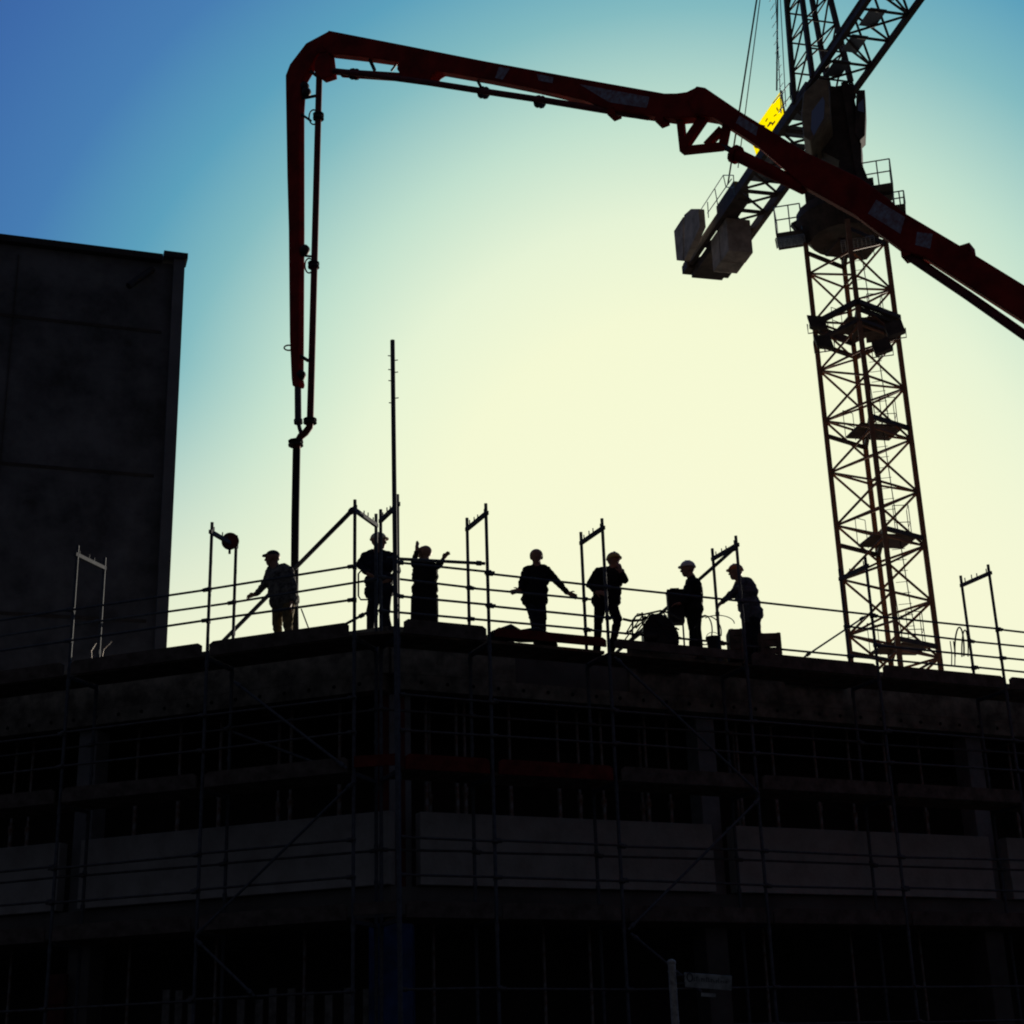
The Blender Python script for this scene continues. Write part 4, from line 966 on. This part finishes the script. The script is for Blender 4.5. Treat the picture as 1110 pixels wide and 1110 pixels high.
P.append(dict(label='man in a cap and mottled shirt leaning on the rail beside the hanging hose', face=272, Y=Yof(295, 595, 1.62), hat='cap', top='camo', bot='khaki', fat=1.3, bare=False,
    j=dict(head=(295.5, 605), neck=(299, 615.5), sl=(293, 619.5, .10), sr=(311, 618, -.06), pel=(308, 652), el=(286, 635, .08), hl=(277, 644.5, .05), er=(319, 637, -.12), hr=(316, 652, -.16), pl=(302, 655, .07), pr=(313, 655, -.07), fl=(303, 700, .05), fr=(314, 700, -.10)), hdl=(-1, -.1, -.25), curll=.6))
P.append(dict(label='man in a pale yellow helmet with hands on his hips behind the corner scaffold posts', face=100, Y=Yof(409, 577, 1.80), hat='helmet_cream', top='navy', bot='navy', fat=1.05,
    j=dict(head=(410.5, 587.5), neck=(409.5, 598), sl=(397, 602, .10), sr=(424, 603, -.02), pel=(411, 642), el=(389.5, 611.5, .05), hl=(398.5, 622, -.10), er=(431, 620, -.05), hr=(423, 628, -.10), pl=(406, 645), pr=(417, 645), kl=(402, 668), kr=(418, 666), fl=(401, 700), fr=(421, 700)), hdr=(-.7, -.2, -.5), hdl=(.7, -.3, -.4)))
P.append(dict(label='stout bald man in a long dark coat with both arms raised', face=300, Y=Yof(460, 590, 1.66), top='black', bot='black', fat=1.1, coat=True, waist=.64,
    j=dict(head=(460.5, 600), neck=(460.5, 610), sl=(452.5, 614, .0), sr=(469, 614.5, .0), pel=(460.5, 650), el=(448.5, 611, -.06), hl=(451.5, 598, -.08), er=(474.5, 613.5, -.05), hr=(480, 607, -.10), pl=(455, 652), pr=(467, 652), fl=(455, 700), fr=(467, 700)), hdl=(.1, 0, 1), hdr=(.45, 0, .75), curll=.1, curlr=.5))
P.append(dict(label='bare-headed man in dark workwear gripping the rail with arms spread', face=178, Y=Yof(581, 594.5, 1.74), top='black', bot='navy', hair=True, fat=1.05, waist=.52,
    j=dict(head=(581.5, 604), neck=(582, 614), sl=(592.5, 618), sr=(571, 618), pel=(579.5, 651), el=(605, 632, -.08), hl=(615.5, 643, -.12), er=(565.5, 632, -.05), hr=(564, 640, -.15), pl=(585, 653), pr=(575, 653), kl=(587.5, 672, -.03), kr=(579.5, 672, -.03), fl=(588, 700), fr=(582, 700)), hdl=(.9, -.1, -.45), hdr=(-.8, -.2, -.2)))
P.append(dict(label='man in a yellow helmet with one hand at his mouth, other on hip', face=150, Y=Yof(665, 598, 1.80), hat='helmet_yellow', top='black', bot='black', fat=1.08,
    j=dict(head=(665.5, 608.5), neck=(663, 617), sl=(673, 621, -.02), sr=(648, 620, .0), pel=(657, 652), el=(677.5, 629, -.12), hl=(673, 620.5, -.22), er=(638.5, 634, .03), hr=(646.5, 642, -.12), pl=(662.5, 655), pr=(651, 655), kl=(669.5, 672, -.14), kr=(648.5, 674), fl=(662, 702, .05), fr=(646.5, 700)), hdl=(-.15, -.15, 1), hdr=(.7, -.3, -.2), curll=.4))
P.append(dict(label='man in a bright white helmet facing left and carrying a dark box', face=268, Y=Yof(745, 606.5, 1.80), hat='helmet_white', top='black', bot='black', fat=1.14,
    j=dict(head=(745.5, 617.5), neck=(749.5, 626), sl=(748, 632, .15), sr=(753.5, 632, -.15), pel=(752, 663), el=(744, 646, .16), hl=(737.5, 653, .10), er=(748, 647, -.20), hr=(738.5, 654, -.18), pl=(750, 665, .08), pr=(754, 665, -.08), kl=(751, 682, .06), kr=(755.5, 682, -.08), fl=(751, 705, .10), fr=(758.5, 705, -.1)), hdl=(-1, 0, -.1), hdr=(-1, 0, -.1)))
P.append(dict(label='man in an orange helmet and grey shirt stooping left with an arm stretched down', face=262, Y=Yof(797, 610.5, 1.80), hat='helmet_orange', top='greyshirt', bot='navy', fat=1.18,
    j=dict(head=(797.5, 621), neck=(802.5, 629), sl=(800, 635, .14), sr=(812, 631, -.12), pel=(815, 667), el=(794, 645, .12), hl=(783, 651.5, .0), er=(792, 644, -.14), hr=(782, 653.5, -.16), pl=(811, 669, .08), pr=(818, 669, -.08), kl=(812, 688), kr=(820, 688), fl=(812, 714, .06), fr=(821, 714, -.08)), hdl=(-.8, -.1, -.6), hdr=(-.7, -.1, -.8)))
for p_ in P: person(p_)
# the box carried by the man in the white helmet
by = P[5]['Y']
a = at_y(722.5, 643, by); c = at_y(742, 676, by)
cx_, cz_ = (a.x+c.x)/2, (a.z+c.z)/2
bx_ = thing('tool_box', (cx_, by, c.z), 'dark square box held in front by the white-helmeted man', 'box')
MB().box((cx_, by, cz_), c.x-a.x, .24, a.z-c.z).build('case', M['hose'], bx_, bevel=.012)
MB().box((cx_, by, a.z+.012), (c.x-a.x)*1.04, .27, .03).build('lid', M['hose'], bx_, bevel=.008)
MB().path([(cx_-.08, by-.05, a.z+.02), (cx_-.07, by-.05, a.z+.06), (cx_+.07, by-.05, a.z+.06), (cx_+.08, by-.05, a.z+.02)], .010, 6).build('handle', M['dark_steel'], bx_)

scene.render.engine = 'CYCLES'
scene.cycles.max_bounces = 6
scene.cycles.filter_width = 2.0
